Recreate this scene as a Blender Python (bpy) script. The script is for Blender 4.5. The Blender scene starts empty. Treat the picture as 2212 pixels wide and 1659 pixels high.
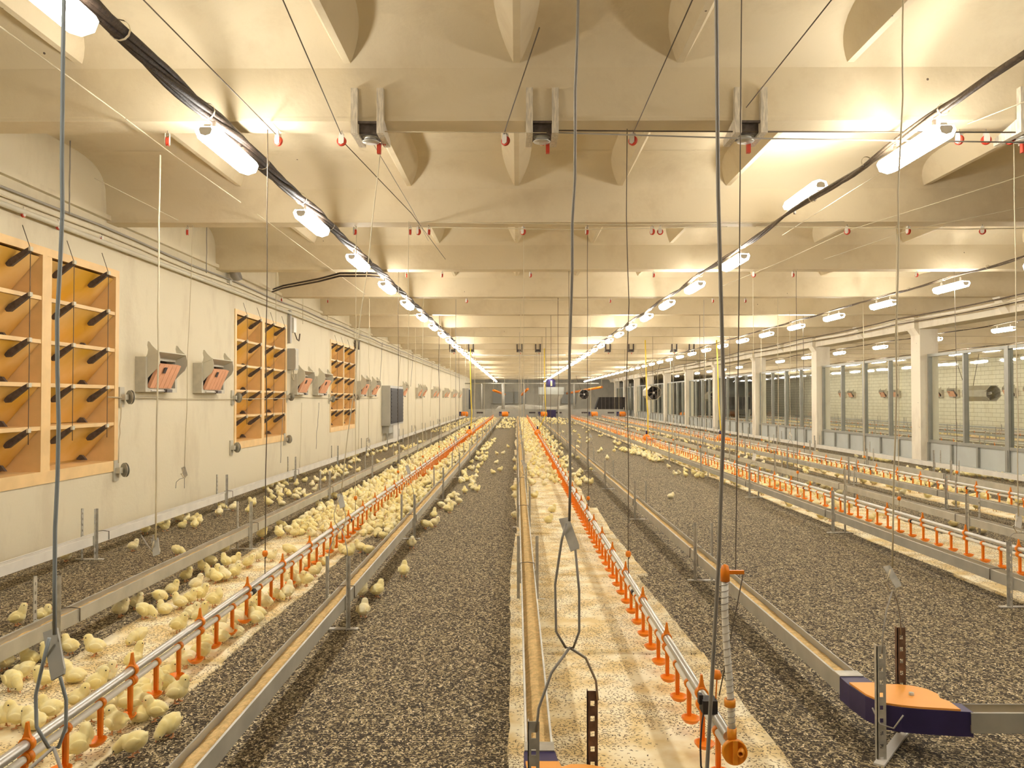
import bpy, bmesh, math, random
from mathutils import Vector, Matrix, Euler, noise
random.seed(11)
SC = bpy.context.scene
COL = SC.collection
# ------------------------------------------------------------------ camera, world, exposure
FPX, IW, IH = 1700.0, 2212.0, 1659.0
CAM = Vector((0.0, 0.0, 1.45))
PITCH, YAW = math.atan(32.5 / FPX), math.atan(10.0 / FPX)
cam_data = bpy.data.cameras.new('camera')
cam_data.sensor_width = 36.0
cam_data.lens = 36.0 * FPX / IW
cam_data.clip_start, cam_data.clip_end = 0.05, 300
cam = bpy.data.objects.new('camera', cam_data)
COL.objects.link(cam)
cam.location = CAM
cam.rotation_euler = (math.pi / 2 + PITCH, 0, YAW)
SC.camera = cam
ROT = Euler((math.pi / 2 + PITCH, 0, YAW)).to_matrix()
world = bpy.data.worlds.new('world')
SC.world = world
world.use_nodes = True
world.node_tree.nodes['Background'].inputs[0].default_value = (1.0, 0.88, 0.7, 1)
world.node_tree.nodes['Background'].inputs[1].default_value = 0.35
SC.view_settings.view_transform = 'Standard'
SC.view_settings.look = 'None'
SC.view_settings.exposure = -0.1
SC.view_settings.gamma = 1.0
SC.view_settings.use_curve_mapping = False
SC.cycles.transparent_max_bounces = 24
SC.cycles.max_bounces = 6
SC.cycles.adaptive_threshold = 0.03
SC.cycles.glossy_bounces = 3
SC.cycles.transmission_bounces = 2
LAMP_STRENGTH = 70.0
LAMP_COLOR = (1.0, 0.95, 0.875)

def at(px, py, Y=None, Z=None, X=None):
    d = ROT @ Vector(((px - IW / 2) / FPX, -(py - IH / 2) / FPX, -1.0))
    if Y is not None: t = (Y - CAM.y) / d.y
    elif Z is not None: t = (Z - CAM.z) / d.z
    else: t = (X - CAM.x) / d.x
    return CAM + d * t

# ------------------------------------------------------------------ materials
MATS = {}
def nodes_of(m): return m.node_tree.nodes, m.node_tree.links

def mat(name, col, rough=0.6, metal=0.0, var=0.0, vscale=8.0, bump=0.0, bscale=60.0, spec=0.4, col2=None, sheen=0.0, stretch=(1, 1, 1), coat=0.0):
    m = bpy.data.materials.new(name); m.use_nodes = True
    n, l = nodes_of(m)
    b = n['Principled BSDF']
    b.inputs['Base Color'].default_value = (*col, 1)
    b.inputs['Roughness'].default_value = rough
    b.inputs['Metallic'].default_value = metal
    b.inputs['Specular IOR Level'].default_value = spec
    if sheen: b.inputs['Sheen Weight'].default_value = sheen
    if coat: b.inputs['Coat Weight'].default_value = coat
    tc = n.new('ShaderNodeTexCoord'); mp = n.new('ShaderNodeMapping')
    mp.inputs['Scale'].default_value = stretch
    l.new(tc.outputs['Object'], mp.inputs[0])
    if var > 0 or col2:
        nz = n.new('ShaderNodeTexNoise'); nz.inputs['Scale'].default_value = vscale; nz.inputs['Detail'].default_value = 5
        l.new(mp.outputs[0], nz.inputs['Vector'])
        r = n.new('ShaderNodeValToRGB')
        c2 = col2 or tuple(max(0, c * (1 - var)) for c in col)
        r.color_ramp.elements[0].position = 0.35; r.color_ramp.elements[0].color = (*c2, 1)
        r.color_ramp.elements[1].position = 0.65; r.color_ramp.elements[1].color = (*col, 1)
        l.new(nz.outputs[0], r.inputs[0]); l.new(r.outputs[0], b.inputs['Base Color'])
    if bump > 0:
        nb = n.new('ShaderNodeTexNoise'); nb.inputs['Scale'].default_value = bscale; nb.inputs['Detail'].default_value = 4
        l.new(mp.outputs[0], nb.inputs['Vector'])
        bp = n.new('ShaderNodeBump'); bp.inputs['Strength'].default_value = bump; bp.inputs['Distance'].default_value = 0.01
        l.new(nb.outputs[0], bp.inputs['Height']); l.new(bp.outputs[0], b.inputs['Normal'])
    MATS[name] = m
    return m

def fleck_layer(n, l, vec, scale, seed, ratio, size):
    """one husk in each cell of a cellular texture, each turned its own way: returns (mask, random value)"""
    off = n.new('ShaderNodeVectorMath'); off.operation = 'ADD'; off.inputs[1].default_value = (seed * 3.7, seed * 1.9, 0)
    l.new(vec, off.inputs[0])
    sc = n.new('ShaderNodeVectorMath'); sc.operation = 'SCALE'; sc.inputs['Scale'].default_value = scale
    l.new(off.outputs[0], sc.inputs[0])
    v = n.new('ShaderNodeTexVoronoi'); v.voronoi_dimensions = '2D'; v.inputs['Scale'].default_value = 1.0
    l.new(sc.outputs[0], v.inputs['Vector'])
    sub = n.new('ShaderNodeVectorMath'); sub.operation = 'SUBTRACT'
    l.new(sc.outputs[0], sub.inputs[0]); l.new(v.outputs['Position'], sub.inputs[1])
    sep = n.new('ShaderNodeSeparateColor'); l.new(v.outputs['Color'], sep.inputs[0])
    ang = n.new('ShaderNodeMath'); ang.operation = 'MULTIPLY'; ang.inputs[1].default_value = 6.283
    l.new(sep.outputs[0], ang.inputs[0])
    rot = n.new('ShaderNodeVectorRotate'); rot.rotation_type = 'Z_AXIS'
    l.new(sub.outputs[0], rot.inputs['Vector']); l.new(ang.outputs[0], rot.inputs['Angle'])
    sx = n.new('ShaderNodeSeparateXYZ'); l.new(rot.outputs[0], sx.inputs[0])
    x2 = n.new('ShaderNodeMath'); x2.operation = 'MULTIPLY'; l.new(sx.outputs[0], x2.inputs[0]); l.new(sx.outputs[0], x2.inputs[1])
    bend = n.new('ShaderNodeMath'); bend.operation = 'MULTIPLY_ADD'; bend.inputs[1].default_value = 0.9
    l.new(x2.outputs[0], bend.inputs[0]); l.new(sx.outputs[1], bend.inputs[2])
    cmb = n.new('ShaderNodeCombineXYZ'); l.new(sx.outputs[0], cmb.inputs[0])
    ys = n.new('ShaderNodeMath'); ys.operation = 'MULTIPLY'; ys.inputs[1].default_value = ratio
    l.new(bend.outputs[0], ys.inputs[0]); l.new(ys.outputs[0], cmb.inputs[1])
    ln = n.new('ShaderNodeVectorMath'); ln.operation = 'LENGTH'; l.new(cmb.outputs[0], ln.inputs[0])
    mr = n.new('ShaderNodeMapRange'); mr.inputs['From Min'].default_value = size; mr.inputs['From Max'].default_value = size * 0.72
    l.new(ln.outputs['Value'], mr.inputs['Value'])
    return mr.outputs[0], sep.outputs[1]

def litter_material():
    m = bpy.data.materials.new('husk_litter'); m.use_nodes = True
    n, l = nodes_of(m); b = n['Principled BSDF']; b.inputs['Roughness'].default_value = 0.8; b.inputs['Specular IOR Level'].default_value = 0.2
    g = n.new('ShaderNodeNewGeometry')
    base = n.new('ShaderNodeTexNoise'); base.inputs['Scale'].default_value = 120; l.new(g.outputs['Position'], base.inputs['Vector'])
    r0 = n.new('ShaderNodeValToRGB'); r0.color_ramp.elements[0].color = (0.028, 0.022, 0.017, 1); r0.color_ramp.elements[1].color = (0.12, 0.092, 0.066, 1)
    l.new(base.outputs[0], r0.inputs[0])
    cur = r0.outputs[0]; hgt = base.outputs[0]
    for (sc, sd, rat, sz) in ((54, 1, 3.0, 0.85), (52, 5, 3.6, 0.85), (50, 9, 4.2, 0.85), (48, 13, 4.8, 0.85), (47, 17, 5.4, 0.85)):
        mk, rnd = fleck_layer(n, l, g.outputs['Position'], sc, sd, rat, sz)
        rc = n.new('ShaderNodeValToRGB'); rc.color_ramp.interpolation = 'LINEAR'
        e = rc.color_ramp.elements
        e[0].position = 0.0; e[0].color = (0.035, 0.027, 0.022, 1)
        e[1].position = 1.0; e[1].color = (0.82, 0.71, 0.47, 1)
        for p, c in ((0.34, (0.045, 0.034, 0.022, 1)), (0.46, (0.10, 0.077, 0.046, 1)), (0.60, (0.25, 0.195, 0.105, 1)), (0.84, (0.50, 0.40, 0.225, 1))):
            x = e.new(p); x.color = c
        l.new(rnd, rc.inputs[0])
        mx = n.new('ShaderNodeMix'); mx.data_type = 'RGBA'
        l.new(mk, mx.inputs[0]); l.new(cur, mx.inputs[6]); l.new(rc.outputs[0], mx.inputs[7])
        cur = mx.outputs[2]
        mh = n.new('ShaderNodeMath'); mh.operation = 'MAXIMUM'
        k = n.new('ShaderNodeMath'); k.operation = 'MULTIPLY'; l.new(mk, k.inputs[0]); l.new(rnd, k.inputs[1])
        l.new(hgt, mh.inputs[0]); l.new(k.outputs[0], mh.inputs[1]); hgt = mh.outputs[0]
    l.new(cur, b.inputs['Base Color'])
    bp = n.new('ShaderNodeBump'); bp.inputs['Strength'].default_value = 0.8; bp.inputs['Distance'].default_value = 0.008
    l.new(hgt, bp.inputs['Height']); l.new(bp.outputs[0], b.inputs['Normal'])
    MATS['litter'] = m

def paper_material():
    m = bpy.data.materials.new('strewn_paper'); m.use_nodes = True
    n, l = nodes_of(m); b = n['Principled BSDF']; b.inputs['Roughness'].default_value = 0.75; b.inputs['Specular IOR Level'].default_value = 0.2
    g = n.new('ShaderNodeNewGeometry')
    nz = n.new('ShaderNodeTexNoise'); nz.inputs['Scale'].default_value = 5; nz.inputs['Detail'].default_value = 6; l.new(g.outputs['Position'], nz.inputs['Vector'])
    r0 = n.new('ShaderNodeValToRGB')
    r0.color_ramp.elements[0].position = 0.40; r0.color_ramp.elements[0].color = (0.78, 0.60, 0.29, 1)
    r0.color_ramp.elements[1].position = 0.60; r0.color_ramp.elements[1].color = (0.94, 0.845, 0.60, 1)
    l.new(nz.outputs[0], r0.inputs[0]); cur = r0.outputs[0]
    patch = n.new('ShaderNodeTexNoise'); patch.inputs['Scale'].default_value = 2.4; patch.inputs['Detail'].default_value = 5; l.new(g.outputs['Position'], patch.inputs['Vector'])
    for (sc, sd, lim) in ((46, 2, 0.55), (50, 7, 0.6), (58, 11, 0.5)):
        mk, rnd = fleck_layer(n, l, g.outputs['Position'], sc, sd, 3.0, 0.46)
        ad = n.new('ShaderNodeMath'); ad.operation = 'MULTIPLY_ADD'; ad.inputs[1].default_value = 3.2; l.new(patch.outputs[0], ad.inputs[0]); l.new(rnd, ad.inputs[2])
        th = n.new('ShaderNodeMath'); th.operation = 'GREATER_THAN'; th.inputs[1].default_value = 1.62 + lim; l.new(ad.outputs[0], th.inputs[0])
        kk = n.new('ShaderNodeMath'); kk.operation = 'MULTIPLY'; l.new(th.outputs[0], kk.inputs[0]); l.new(mk, kk.inputs[1])
        rc = n.new('ShaderNodeValToRGB'); rc.color_ramp.elements[0].color = (0.09, 0.065, 0.04, 1); rc.color_ramp.elements[1].color = (0.48, 0.35, 0.18, 1)
        sw = n.new('ShaderNodeMath'); sw.operation = 'FRACT'; s10 = n.new('ShaderNodeMath'); s10.operation = 'MULTIPLY'; s10.inputs[1].default_value = 7.3
        l.new(rnd, s10.inputs[0]); l.new(s10.outputs[0], sw.inputs[0]); l.new(sw.outputs[0], rc.inputs[0])
        mx = n.new('ShaderNodeMix'); mx.data_type = 'RGBA'
        l.new(kk.outputs[0], mx.inputs[0]); l.new(cur, mx.inputs[6]); l.new(rc.outputs[0], mx.inputs[7]); cur = mx.outputs[2]
    l.new(cur, b.inputs['Base Color'])
    bp = n.new('ShaderNodeBump'); bp.inputs['Strength'].default_value = 0.35; bp.inputs['Distance'].default_value = 0.01
    l.new(nz.outputs[0], bp.inputs['Height']); l.new(bp.outputs[0], b.inputs['Normal'])
    MATS['paper'] = m

def plaster(name, col, stain, streak=True, brick=False):
    m = bpy.data.materials.new(name); m.use_nodes = True
    n, l = nodes_of(m); b = n['Principled BSDF']; b.inputs['Roughness'].default_value = 0.7; b.inputs['Specular IOR Level'].default_value = 0.25
    g = n.new('ShaderNodeNewGeometry')
    mp = n.new('ShaderNodeMapping'); mp.inputs['Scale'].default_value = (1.2, 1.2, 0.5 if streak else 1.2); l.new(g.outputs['Position'], mp.inputs[0])
    nz = n.new('ShaderNodeTexNoise'); nz.inputs['Scale'].default_value = 1.6; nz.inputs['Detail'].default_value = 9; nz.inputs['Roughness'].default_value = 0.65
    l.new(mp.outputs[0], nz.inputs['Vector'])
    r = n.new('ShaderNodeValToRGB'); r.color_ramp.elements[0].position = 0.34; r.color_ramp.elements[0].color = (*stain, 1)
    r.color_ramp.elements[1].position = 0.5; r.color_ramp.elements[1].color = (*col, 1)
    l.new(nz.outputs[0], r.inputs[0]); cur = r.outputs[0]
    # chips and fly specks
    sp = n.new('ShaderNodeTexVoronoi'); sp.inputs['Scale'].default_value = 5.5; l.new(g.outputs['Position'], sp.inputs['Vector'])
    lt = n.new('ShaderNodeMath'); lt.operation = 'LESS_THAN'; lt.inputs[1].default_value = 0.05; l.new(sp.outputs['Distance'], lt.inputs[0])
    sc = n.new('ShaderNodeSeparateColor'); l.new(sp.outputs['Color'], sc.inputs[0])
    gt = n.new('ShaderNodeMath'); gt.operation = 'GREATER_THAN'; gt.inputs[1].default_value = 0.8; l.new(sc.outputs[0], gt.inputs[0])
    mu = n.new('ShaderNodeMath'); mu.operation = 'MULTIPLY'; l.new(lt.outputs[0], mu.inputs[0]); l.new(gt.outputs[0], mu.inputs[1])
    mx = n.new('ShaderNodeMix'); mx.data_type = 'RGBA'; mx.inputs[7].default_value = (0.16, 0.12, 0.09, 1)
    l.new(mu.outputs[0], mx.inputs[0]); l.new(cur, mx.inputs[6]); cur = mx.outputs[2]
    nb = n.new('ShaderNodeTexNoise'); nb.inputs['Scale'].default_value = 22; nb.inputs['Detail'].default_value = 5; l.new(g.outputs['Position'], nb.inputs['Vector'])
    h = nb.outputs[0]
    bp = n.new('ShaderNodeBump'); bp.inputs['Strength'].default_value = 0.22; bp.inputs['Distance'].default_value = 0.01
    if brick:
        sw = n.new('ShaderNodeSeparateXYZ'); l.new(g.outputs['Position'], sw.inputs[0])
        cb = n.new('ShaderNodeCombineXYZ'); l.new(sw.outputs[1], cb.inputs[0]); l.new(sw.outputs[2], cb.inputs[1])
        bt = n.new('ShaderNodeTexBrick'); bt.inputs['Scale'].default_value = 1.0
        bt.inputs['Brick Width'].default_value = 0.6; bt.inputs['Row Height'].default_value = 0.2; bt.inputs['Mortar Size'].default_value = 0.012
        bt.inputs['Color1'].default_value = (1, 1, 1, 1); bt.inputs['Color2'].default_value = (0.96, 0.96, 0.96, 1); bt.inputs['Mortar'].default_value = (0.6, 0.58, 0.5, 1)
        l.new(cb.outputs[0], bt.inputs['Vector'])
        m2 = n.new('ShaderNodeMix'); m2.data_type = 'RGBA'; m2.blend_type = 'MULTIPLY'; m2.inputs[0].default_value = 1.0
        l.new(cur, m2.inputs[6]); l.new(bt.outputs[0], m2.inputs[7]); cur = m2.outputs[2]
    l.new(cur, b.inputs['Base Color']); l.new(h, bp.inputs['Height']); l.new(bp.outputs[0], b.inputs['Normal'])
    MATS[name] = m

def emitter(name, col, s):
    m = bpy.data.materials.new(name); m.use_nodes = True
    b = m.node_tree.nodes['Principled BSDF']
    b.inputs['Base Color'].default_value = (0.9, 0.9, 0.9, 1)
    b.inputs['Emission Color'].default_value = (*col, 1); b.inputs['Emission Strength'].default_value = s
    MATS[name] = m

def glass_material():
    m = bpy.data.materials.new('clear_glass'); m.use_nodes = True
    n, l = nodes_of(m); n.remove(n['Principled BSDF'])
    t = n.new('ShaderNodeBsdfTransparent'); t.inputs[0].default_value = (0.95, 0.97, 0.95, 1)
    gl = n.new('ShaderNodeBsdfGlossy'); gl.inputs['Roughness'].default_value = 0.03
    mx = n.new('ShaderNodeMixShader'); mx.inputs[0].default_value = 0.06; l.new(t.outputs[0], mx.inputs[1]); l.new(gl.outputs[0], mx.inputs[2])
    l.new(mx.outputs[0], n['Material Output'].inputs[0])
    MATS['glass'] = m

litter_material(); paper_material(); glass_material()
plaster('wall_paint', (0.70, 0.625, 0.45), (0.63, 0.55, 0.39))
plaster('end_paint', (0.46, 0.44, 0.37), (0.36, 0.34, 0.29))
plaster('ceiling_paint', (0.71, 0.61, 0.42), (0.65, 0.545, 0.365), streak=False)
plaster('brick_paint', (0.80, 0.74, 0.56), (0.72, 0.65, 0.47), brick=True)
plaster('column_paint', (0.86, 0.79, 0.64), (0.74, 0.66, 0.52))
emitter('lamp_glow', LAMP_COLOR, LAMP_STRENGTH)
mat('galvanised', (0.56, 0.54, 0.47), 0.42, 0.55, 0.25, 14, 0.05, 40)
mat('trough_face', (0.50, 0.485, 0.42), 0.45, 0.35, 0.18, 6)
mat('white_metal', (0.78, 0.74, 0.65), 0.45, 0.1, 0.12, 5)
mat('leg_steel', (0.55, 0.52, 0.44), 0.5, 0.2, 0.3, 20)
mat('rust_steel', (0.20, 0.12, 0.075), 0.65, 0.2, 0.4, 30)
mat('feed', (0.78, 0.55, 0.25), 0.9, 0, 0.3, 40, 0.6, 160, 0.1)
mat('orange_plastic', (0.95, 0.27, 0.015), 0.35, 0, 0.12, 10)
mat('amber_plastic', (0.90, 0.33, 0.02), 0.4, 0, 0.1, 10)
mat('cover_orange', (0.95, 0.42, 0.08), 0.45, 0, 0.06, 4)
mat('navy_plastic', (0.035, 0.025, 0.10), 0.4, 0, 0.2, 10)
mat('aluminium', (0.60, 0.585, 0.54), 0.34, 0.6, 0.1, 6)
mat('white_pvc', (0.86, 0.82, 0.72), 0.4, 0, 0.06, 6)
mat('black_rubber', (0.025, 0.02, 0.018), 0.6)
mat('cable_black', (0.055, 0.035, 0.022), 0.6, 0, 0.5, 40, 0.4, 80)
mat('cable_brown', (0.17, 0.125, 0.08), 0.65, 0, 0.4, 40, 0.4, 80)
mat('wire_dark', (0.12, 0.09, 0.06), 0.6)
mat('wire_pale', (0.62, 0.54, 0.37), 0.6)
mat('wire_blue', (0.34, 0.38, 0.39), 0.5)
mat('wire_grey', (0.36, 0.33, 0.28), 0.5, 0.1)
mat('yellow_hose', (0.85, 0.62, 0.06), 0.5)
mat('red_wheel', (0.55, 0.05, 0.02), 0.45)
mat('grey_board', (0.58, 0.535, 0.42), 0.6, 0, 0.15, 10)
mat('cheek_board', (0.66, 0.615, 0.48), 0.6, 0, 0.08, 6)
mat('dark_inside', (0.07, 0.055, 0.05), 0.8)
mat('salmon_foam', (0.82, 0.42, 0.24), 0.7, 0, 0.1, 12)
mat('panel_frame', (0.86, 0.59, 0.27), 0.5, 0, 0.12, 5)
mat('panel_flap', (0.70, 0.385, 0.035), 0.33, 0, 0.22, 2.2, col2=(0.80, 0.52, 0.19), spec=0.5)
mat('lever_black', (0.12, 0.095, 0.085), 0.5, 0, 0.4, 30)
mat('wood_grey', (0.80, 0.72, 0.57), 0.7, 0, 0.35, 14, 0.3, 30, stretch=(6, 6, 1))
mat('winch_drum', (0.13, 0.105, 0.09), 0.5, 0.4, 0.5, 25)
mat('cabinet_grey', (0.46, 0.45, 0.40), 0.5, 0.2, 0.1, 3)
mat('grille_black', (0.03, 0.028, 0.028), 0.6)
mat('fan_grey', (0.42, 0.38, 0.29), 0.5, 0.2, 0.15, 6)
mat('low_panel', (0.52, 0.54, 0.50), 0.55, 0.1, 0.1, 2)
mat('mullion', (0.36, 0.355, 0.31), 0.45, 0.4, 0.1, 5)
mat('shutter', (0.45, 0.46, 0.44), 0.5, 0.3)
mat('drab', (0.40, 0.38, 0.31), 0.7, 0, 0.3, 1.5)
mat('bin_black', (0.03, 0.024, 0.02), 0.7, 0, 0.4, 3)
mat('beak', (0.80, 0.42, 0.22), 0.5)
mat('shank', (0.75, 0.36, 0.16), 0.55, 0, 0.2, 60)
mat('eye_black', (0.012, 0.01, 0.01), 0.15)

def down_material(name, c1, c2):
    m = mat(name, c1, 0.9, 0, 0.0, 20, 0.3, 700, 0.1, col2=c2, sheen=0.4)
    b = m.node_tree.nodes['Principled BSDF']
    b.inputs['Subsurface Weight'].default_value = 0.0
    return m
down_material('down_pale', (0.95, 0.87, 0.58), (0.93, 0.80, 0.42))
down_material('down_lemon', (0.94, 0.84, 0.45), (0.92, 0.77, 0.32))
down_material('down_gold', (0.92, 0.76, 0.29), (0.94, 0.83, 0.46))

# ------------------------------------------------------------------ mesh builder
class MB:
    def __init__(s): s.v = []; s.f = []; s.mi = []; s.sm = []; s.mats = []; s.cur = 0
    def use(s, name):
        m = MATS[name]
        if m not in s.mats: s.mats.append(m)
        s.cur = s.mats.index(m); return s
    def add(s, vs, fs, smooth=False, M=None):
        b = len(s.v)
        for p in vs:
            p = Vector(p)
            s.v.append(M @ p if M is not None else p)
        for f in fs:
            s.f.append([b + i for i in f]); s.mi.append(s.cur); s.sm.append(smooth)
        return s
    def box(s, a, b, M=None):
        x0, y0, z0 = (min(a[i], b[i]) for i in range(3)); x1, y1, z1 = (max(a[i], b[i]) for i in range(3))
        v = [(x0, y0, z0), (x1, y0, z0), (x1, y1, z0), (x0, y1, z0), (x0, y0, z1), (x1, y0, z1), (x1, y1, z1), (x0, y1, z1)]
        return s.add(v, [(0, 3, 2, 1), (4, 5, 6, 7), (0, 1, 5, 4), (1, 2, 6, 5), (2, 3, 7, 6), (3, 0, 4, 7)], False, M)
    def prism(s, poly, d0, d1, axis='y', M=None):
        """extrude a 2D outline: axis y -> outline (x,z); axis z -> (x,y); axis x -> (y,z)"""
        n = len(poly)
        def P(q, d): return (q[0], d, q[1]) if axis == 'y' else ((q[0], q[1], d) if axis == 'z' else (d, q[0], q[1]))
        v = [P(q, d0) for q in poly] + [P(q, d1) for q in poly]
        f = [list(range(n))[::-1], list(range(n, 2 * n))] + [(i, (i + 1) % n, n + (i + 1) % n, n + i) for i in range(n)]
        return s.add(v, f, False, M)
    def tube(s, pts, r, seg=8, cap=True, M=None):
        pts = [Vector(p) for p in pts]; n = len(pts)
        rs = r if isinstance(r, (list, tuple)) else [r] * n
        v = []; up = None
        for i, p in enumerate(pts):
            t = (pts[min(i + 1, n - 1)] - pts[max(i - 1, 0)])
            t = t.normalized() if t.length > 1e-9 else Vector((0, 0, 1))
            if up is None:
                up = Vector((0, 0, 1)) if abs(t.z) < 0.9 else Vector((1, 0, 0))
            a = t.cross(up)
            if a.length < 1e-6: a = t.cross(Vector((0.3, 1, 0.2)))
            a.normalize(); bq = t.cross(a).normalized(); up = -bq if bq.dot(up) < 0 else bq
            for k in range(seg):
                w = 2 * math.pi * k / seg
                v.append(p + (a * math.cos(w) + up * math.sin(w)) * rs[i])
        f = []
        for i in range(n - 1):
            for k in range(seg):
                q = (k + 1) % seg
                f.append((i * seg + k, i * seg + q, (i + 1) * seg + q, (i + 1) * seg + k))
        s.add(v, f, True, M)
        if cap:
            b = len(s.v) - len(v)
            for ring in (range(seg - 1, -1, -1), range((n - 1) * seg, n * seg)):
                s.f.append([b + i for i in ring]); s.mi.append(s.cur); s.sm.append(False)
        return s
    def lathe(s, prof, seg=16, M=None):
        n = len(prof); v = []
        for (r, z) in prof:
            for k in range(seg):
                w = 2 * math.pi * k / seg
                v.append((r * math.cos(w), r * math.sin(w), z))
        f = [(i * seg + k, i * seg + (k + 1) % seg, (i + 1) * seg + (k + 1) % seg, (i + 1) * seg + k) for i in range(n - 1) for k in range(seg)]
        return s.add(v, f, True, M)
    def flat(s): s.sm = [False] * len(s.sm); return s
    def mesh(s, name):
        me = bpy.data.meshes.new(name)
        me.from_pydata([tuple(p) for p in s.v], [], s.f)
        for m in s.mats: me.materials.append(m)
        me.polygons.foreach_set('material_index', s.mi)
        me.polygons.foreach_set('use_smooth', s.sm)
        me.update()
        return me
    def build(s, name, parent=None, loc=None, rot=None):
        bmx = bmesh.new(); me = s.mesh(name); bmx.from_mesh(me)
        bmesh.ops.recalc_face_normals(bmx, faces=bmx.faces); bmx.to_mesh(me); bmx.free()
        return link(name, me, parent, loc, rot)

def link(name, me, parent=None, loc=None, rot=None):
    o = bpy.data.objects.new(name, me); COL.objects.link(o)
    if parent is not None: o.parent = parent
    if loc is not None: o.location = loc
    if rot is not None: o.rotation_euler = rot
    return o
def tag(o, label, cat, group=None, kind=None):
    o['label'] = label; o['category'] = cat
    if group: o['group'] = group
    if kind: o['kind'] = kind
    return o
def thing(name, label, cat, loc=(0, 0, 0), group=None, rz=0.0):
    o = bpy.data.objects.new(name, None); COL.objects.link(o)
    o.location = loc; o.rotation_euler = (0, 0, rz); o.empty_display_size = 0.1
    return tag(o, label, cat, group)
def struct(o, label=None, cat=None):
    o['kind'] = 'structure'
    if label: o['label'] = label
    if cat: o['category'] = cat
    return o
KIDS = {}
def copy_tree(o, parent=None):
    c = o.copy(); COL.objects.link(c); c.parent = parent
    for ch in KIDS_OF(o): copy_tree(ch, c)
    return c
def KIDS_OF(o):
    if o.name not in KIDS: KIDS[o.name] = list(o.children)
    return KIDS[o.name]
ORD = ('first second third fourth fifth sixth seventh eighth ninth tenth eleventh twelfth thirteenth fourteenth fifteenth sixteenth seventeenth eighteenth nineteenth twentieth '
       'twenty-first twenty-second twenty-third twenty-fourth twenty-fifth twenty-sixth twenty-seventh twenty-eighth twenty-ninth thirtieth thirty-first thirty-second thirty-third thirty-fourth thirty-fifth thirty-sixth').split()
# ------------------------------------------------------------------ the setting
XL, XR, XW2 = -4.3, 8.9, 22.4
Y0, Y1 = -8.0, 75.0
ZC = 3.88
PANELS = [(5.85, 8.45), (11.95, 14.65), (18.1, 20.9)]
PZ0, PZ1 = 0.68, 2.83

o = MB().use('litter').add([(XL - .4, Y0, 0), (XW2 + .3, Y0, 0), (XW2 + .3, Y1, 0), (XL - .4, Y1, 0)], [(0, 1, 2, 3)]).build('floor')
struct(o, 'floor bedded with dark sunflower husk litter', 'floor')

w = MB().use('wall_paint')
ys = [Y0] + [q for p in PANELS for q in p] + [Y1]
for i in range(0, len(ys), 2):
    w.box((XL - .45, ys[i], 0), (XL, ys[i + 1], ZC))
for (a, b) in PANELS:
    w.box((XL - .45, a, 0), (XL, b, PZ0)); w.box((XL - .45, a, PZ1), (XL, b, ZC)); w.box((XL - .45, a, PZ0), (XL - .40, b, PZ1))
struct(w.build('wall_left'), 'cream plastered wall with orange ventilation panels', 'wall')
struct(MB().use('wall_paint').box((XL, Y0, 3.32), (XL + .05, Y1, 3.37)).build('trim_2'), 'thin ledge at the top of the panelled wall', 'trim')
struct(MB().use('brick_paint').box((XW2, Y0, 0), (XW2 + .3, Y1, ZC)).build('wall_right'), 'white brick wall of the room behind the glazing', 'wall')
struct(MB().use('end_paint').box((XL - .45, Y1, 0), (XW2 + .3, Y1 + .3, ZC)).build('wall_back'), 'far end wall behind the hopper', 'wall')
struct(MB().use('wall_paint').box((XL - .45, Y0 - .3, 0), (XW2 + .3, Y0, ZC)).build('wall_front'), 'end wall behind the viewer', 'wall')

BEAMS = [5.315 + 3.0 * k for k in range(-4, 24)]
c = MB().use('ceiling_paint').box((XL - .45, Y0 - .3, ZC), (XW2 + .3, Y1 + .3, ZC + .15))
for i in range(len(BEAMS) - 1):
    a, b = BEAMS[i] + .1, BEAMS[i + 1] - .1
    for x in (-2.9, -1.12, 0.0, 1.08, 2.2, 4.25, 5.5, 7.2, 10.2, 11.5, 13.0, 14.6, 16.2, 17.8, 19.4, 21.0):
        if -4.1 < x < 22:
            c.prism([(x - .15, ZC + .01), (x + .15, ZC + .01), (x + .022, 3.67), (x - .022, 3.67)], a, b, 'y')
struct(c.build('ceiling'), 'ribbed cream concrete ceiling slab', 'ceiling')
for i, yb in enumerate(BEAMS):
    m = MB().use('ceiling_paint').prism([(yb - .17, ZC), (yb + .17, ZC), (yb + .115, 3.30), (yb - .115, 3.30)], XL, XW2, 'x')
    for s in (-1, 1):                                               # the face curves over into the slab
        arc = [(yb + s * (.118 + .55 * (u ** 3.2)), 3.32 + (ZC - 3.322) * (1 - (1 - u) ** 1.7)) for u in [q / 12 for q in range(13)]]
        m.add([(XL, q[0], q[1]) for q in arc] + [(XW2, q[0], q[1]) for q in arc], [(q, q + 1, 14 + q, 13 + q) for q in range(12)], True)
    struct(m.build('ceiling_beam'), f'cream concrete ceiling beam, {ORD[max(0, i - 4)]} in view' if i >= 4 else 'cream concrete ceiling beam above the viewer', 'beam')
struct(MB().use('column_paint').box((XR - .02, Y0, 3.0), (XR + .42, Y1, 3.30)).build('girder_beam'), 'long cream girder on the row of columns', 'beam')
COLY = [17.4 + 6 * k for k in range(-3, 10)]
for k, yc in enumerate(COLY):
    m = MB().use('column_paint').box((XR, yc, 0), (XR + .4, yc + .4, 3.0))
    m.prism([(XR, 2.86), (XR - .11, 3.02), (XR - .11, 3.3), (XR, 3.3)], yc + .02, yc + .38, 'y')
    struct(m.build('column'), 'cream square concrete column of the glazed partition', 'column')
for k, yb in enumerate(BEAMS):
    if k % 2 == 1:
        m = MB().use('column_paint').prism([(XR - .02, 3.0), (XR - .2, 3.3), (XR - .02, 3.3)], yb - .11, yb + .11, 'y')
        struct(m.build('trim_1'), 'small wedge bracket under a ceiling beam', 'trim')

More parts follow.
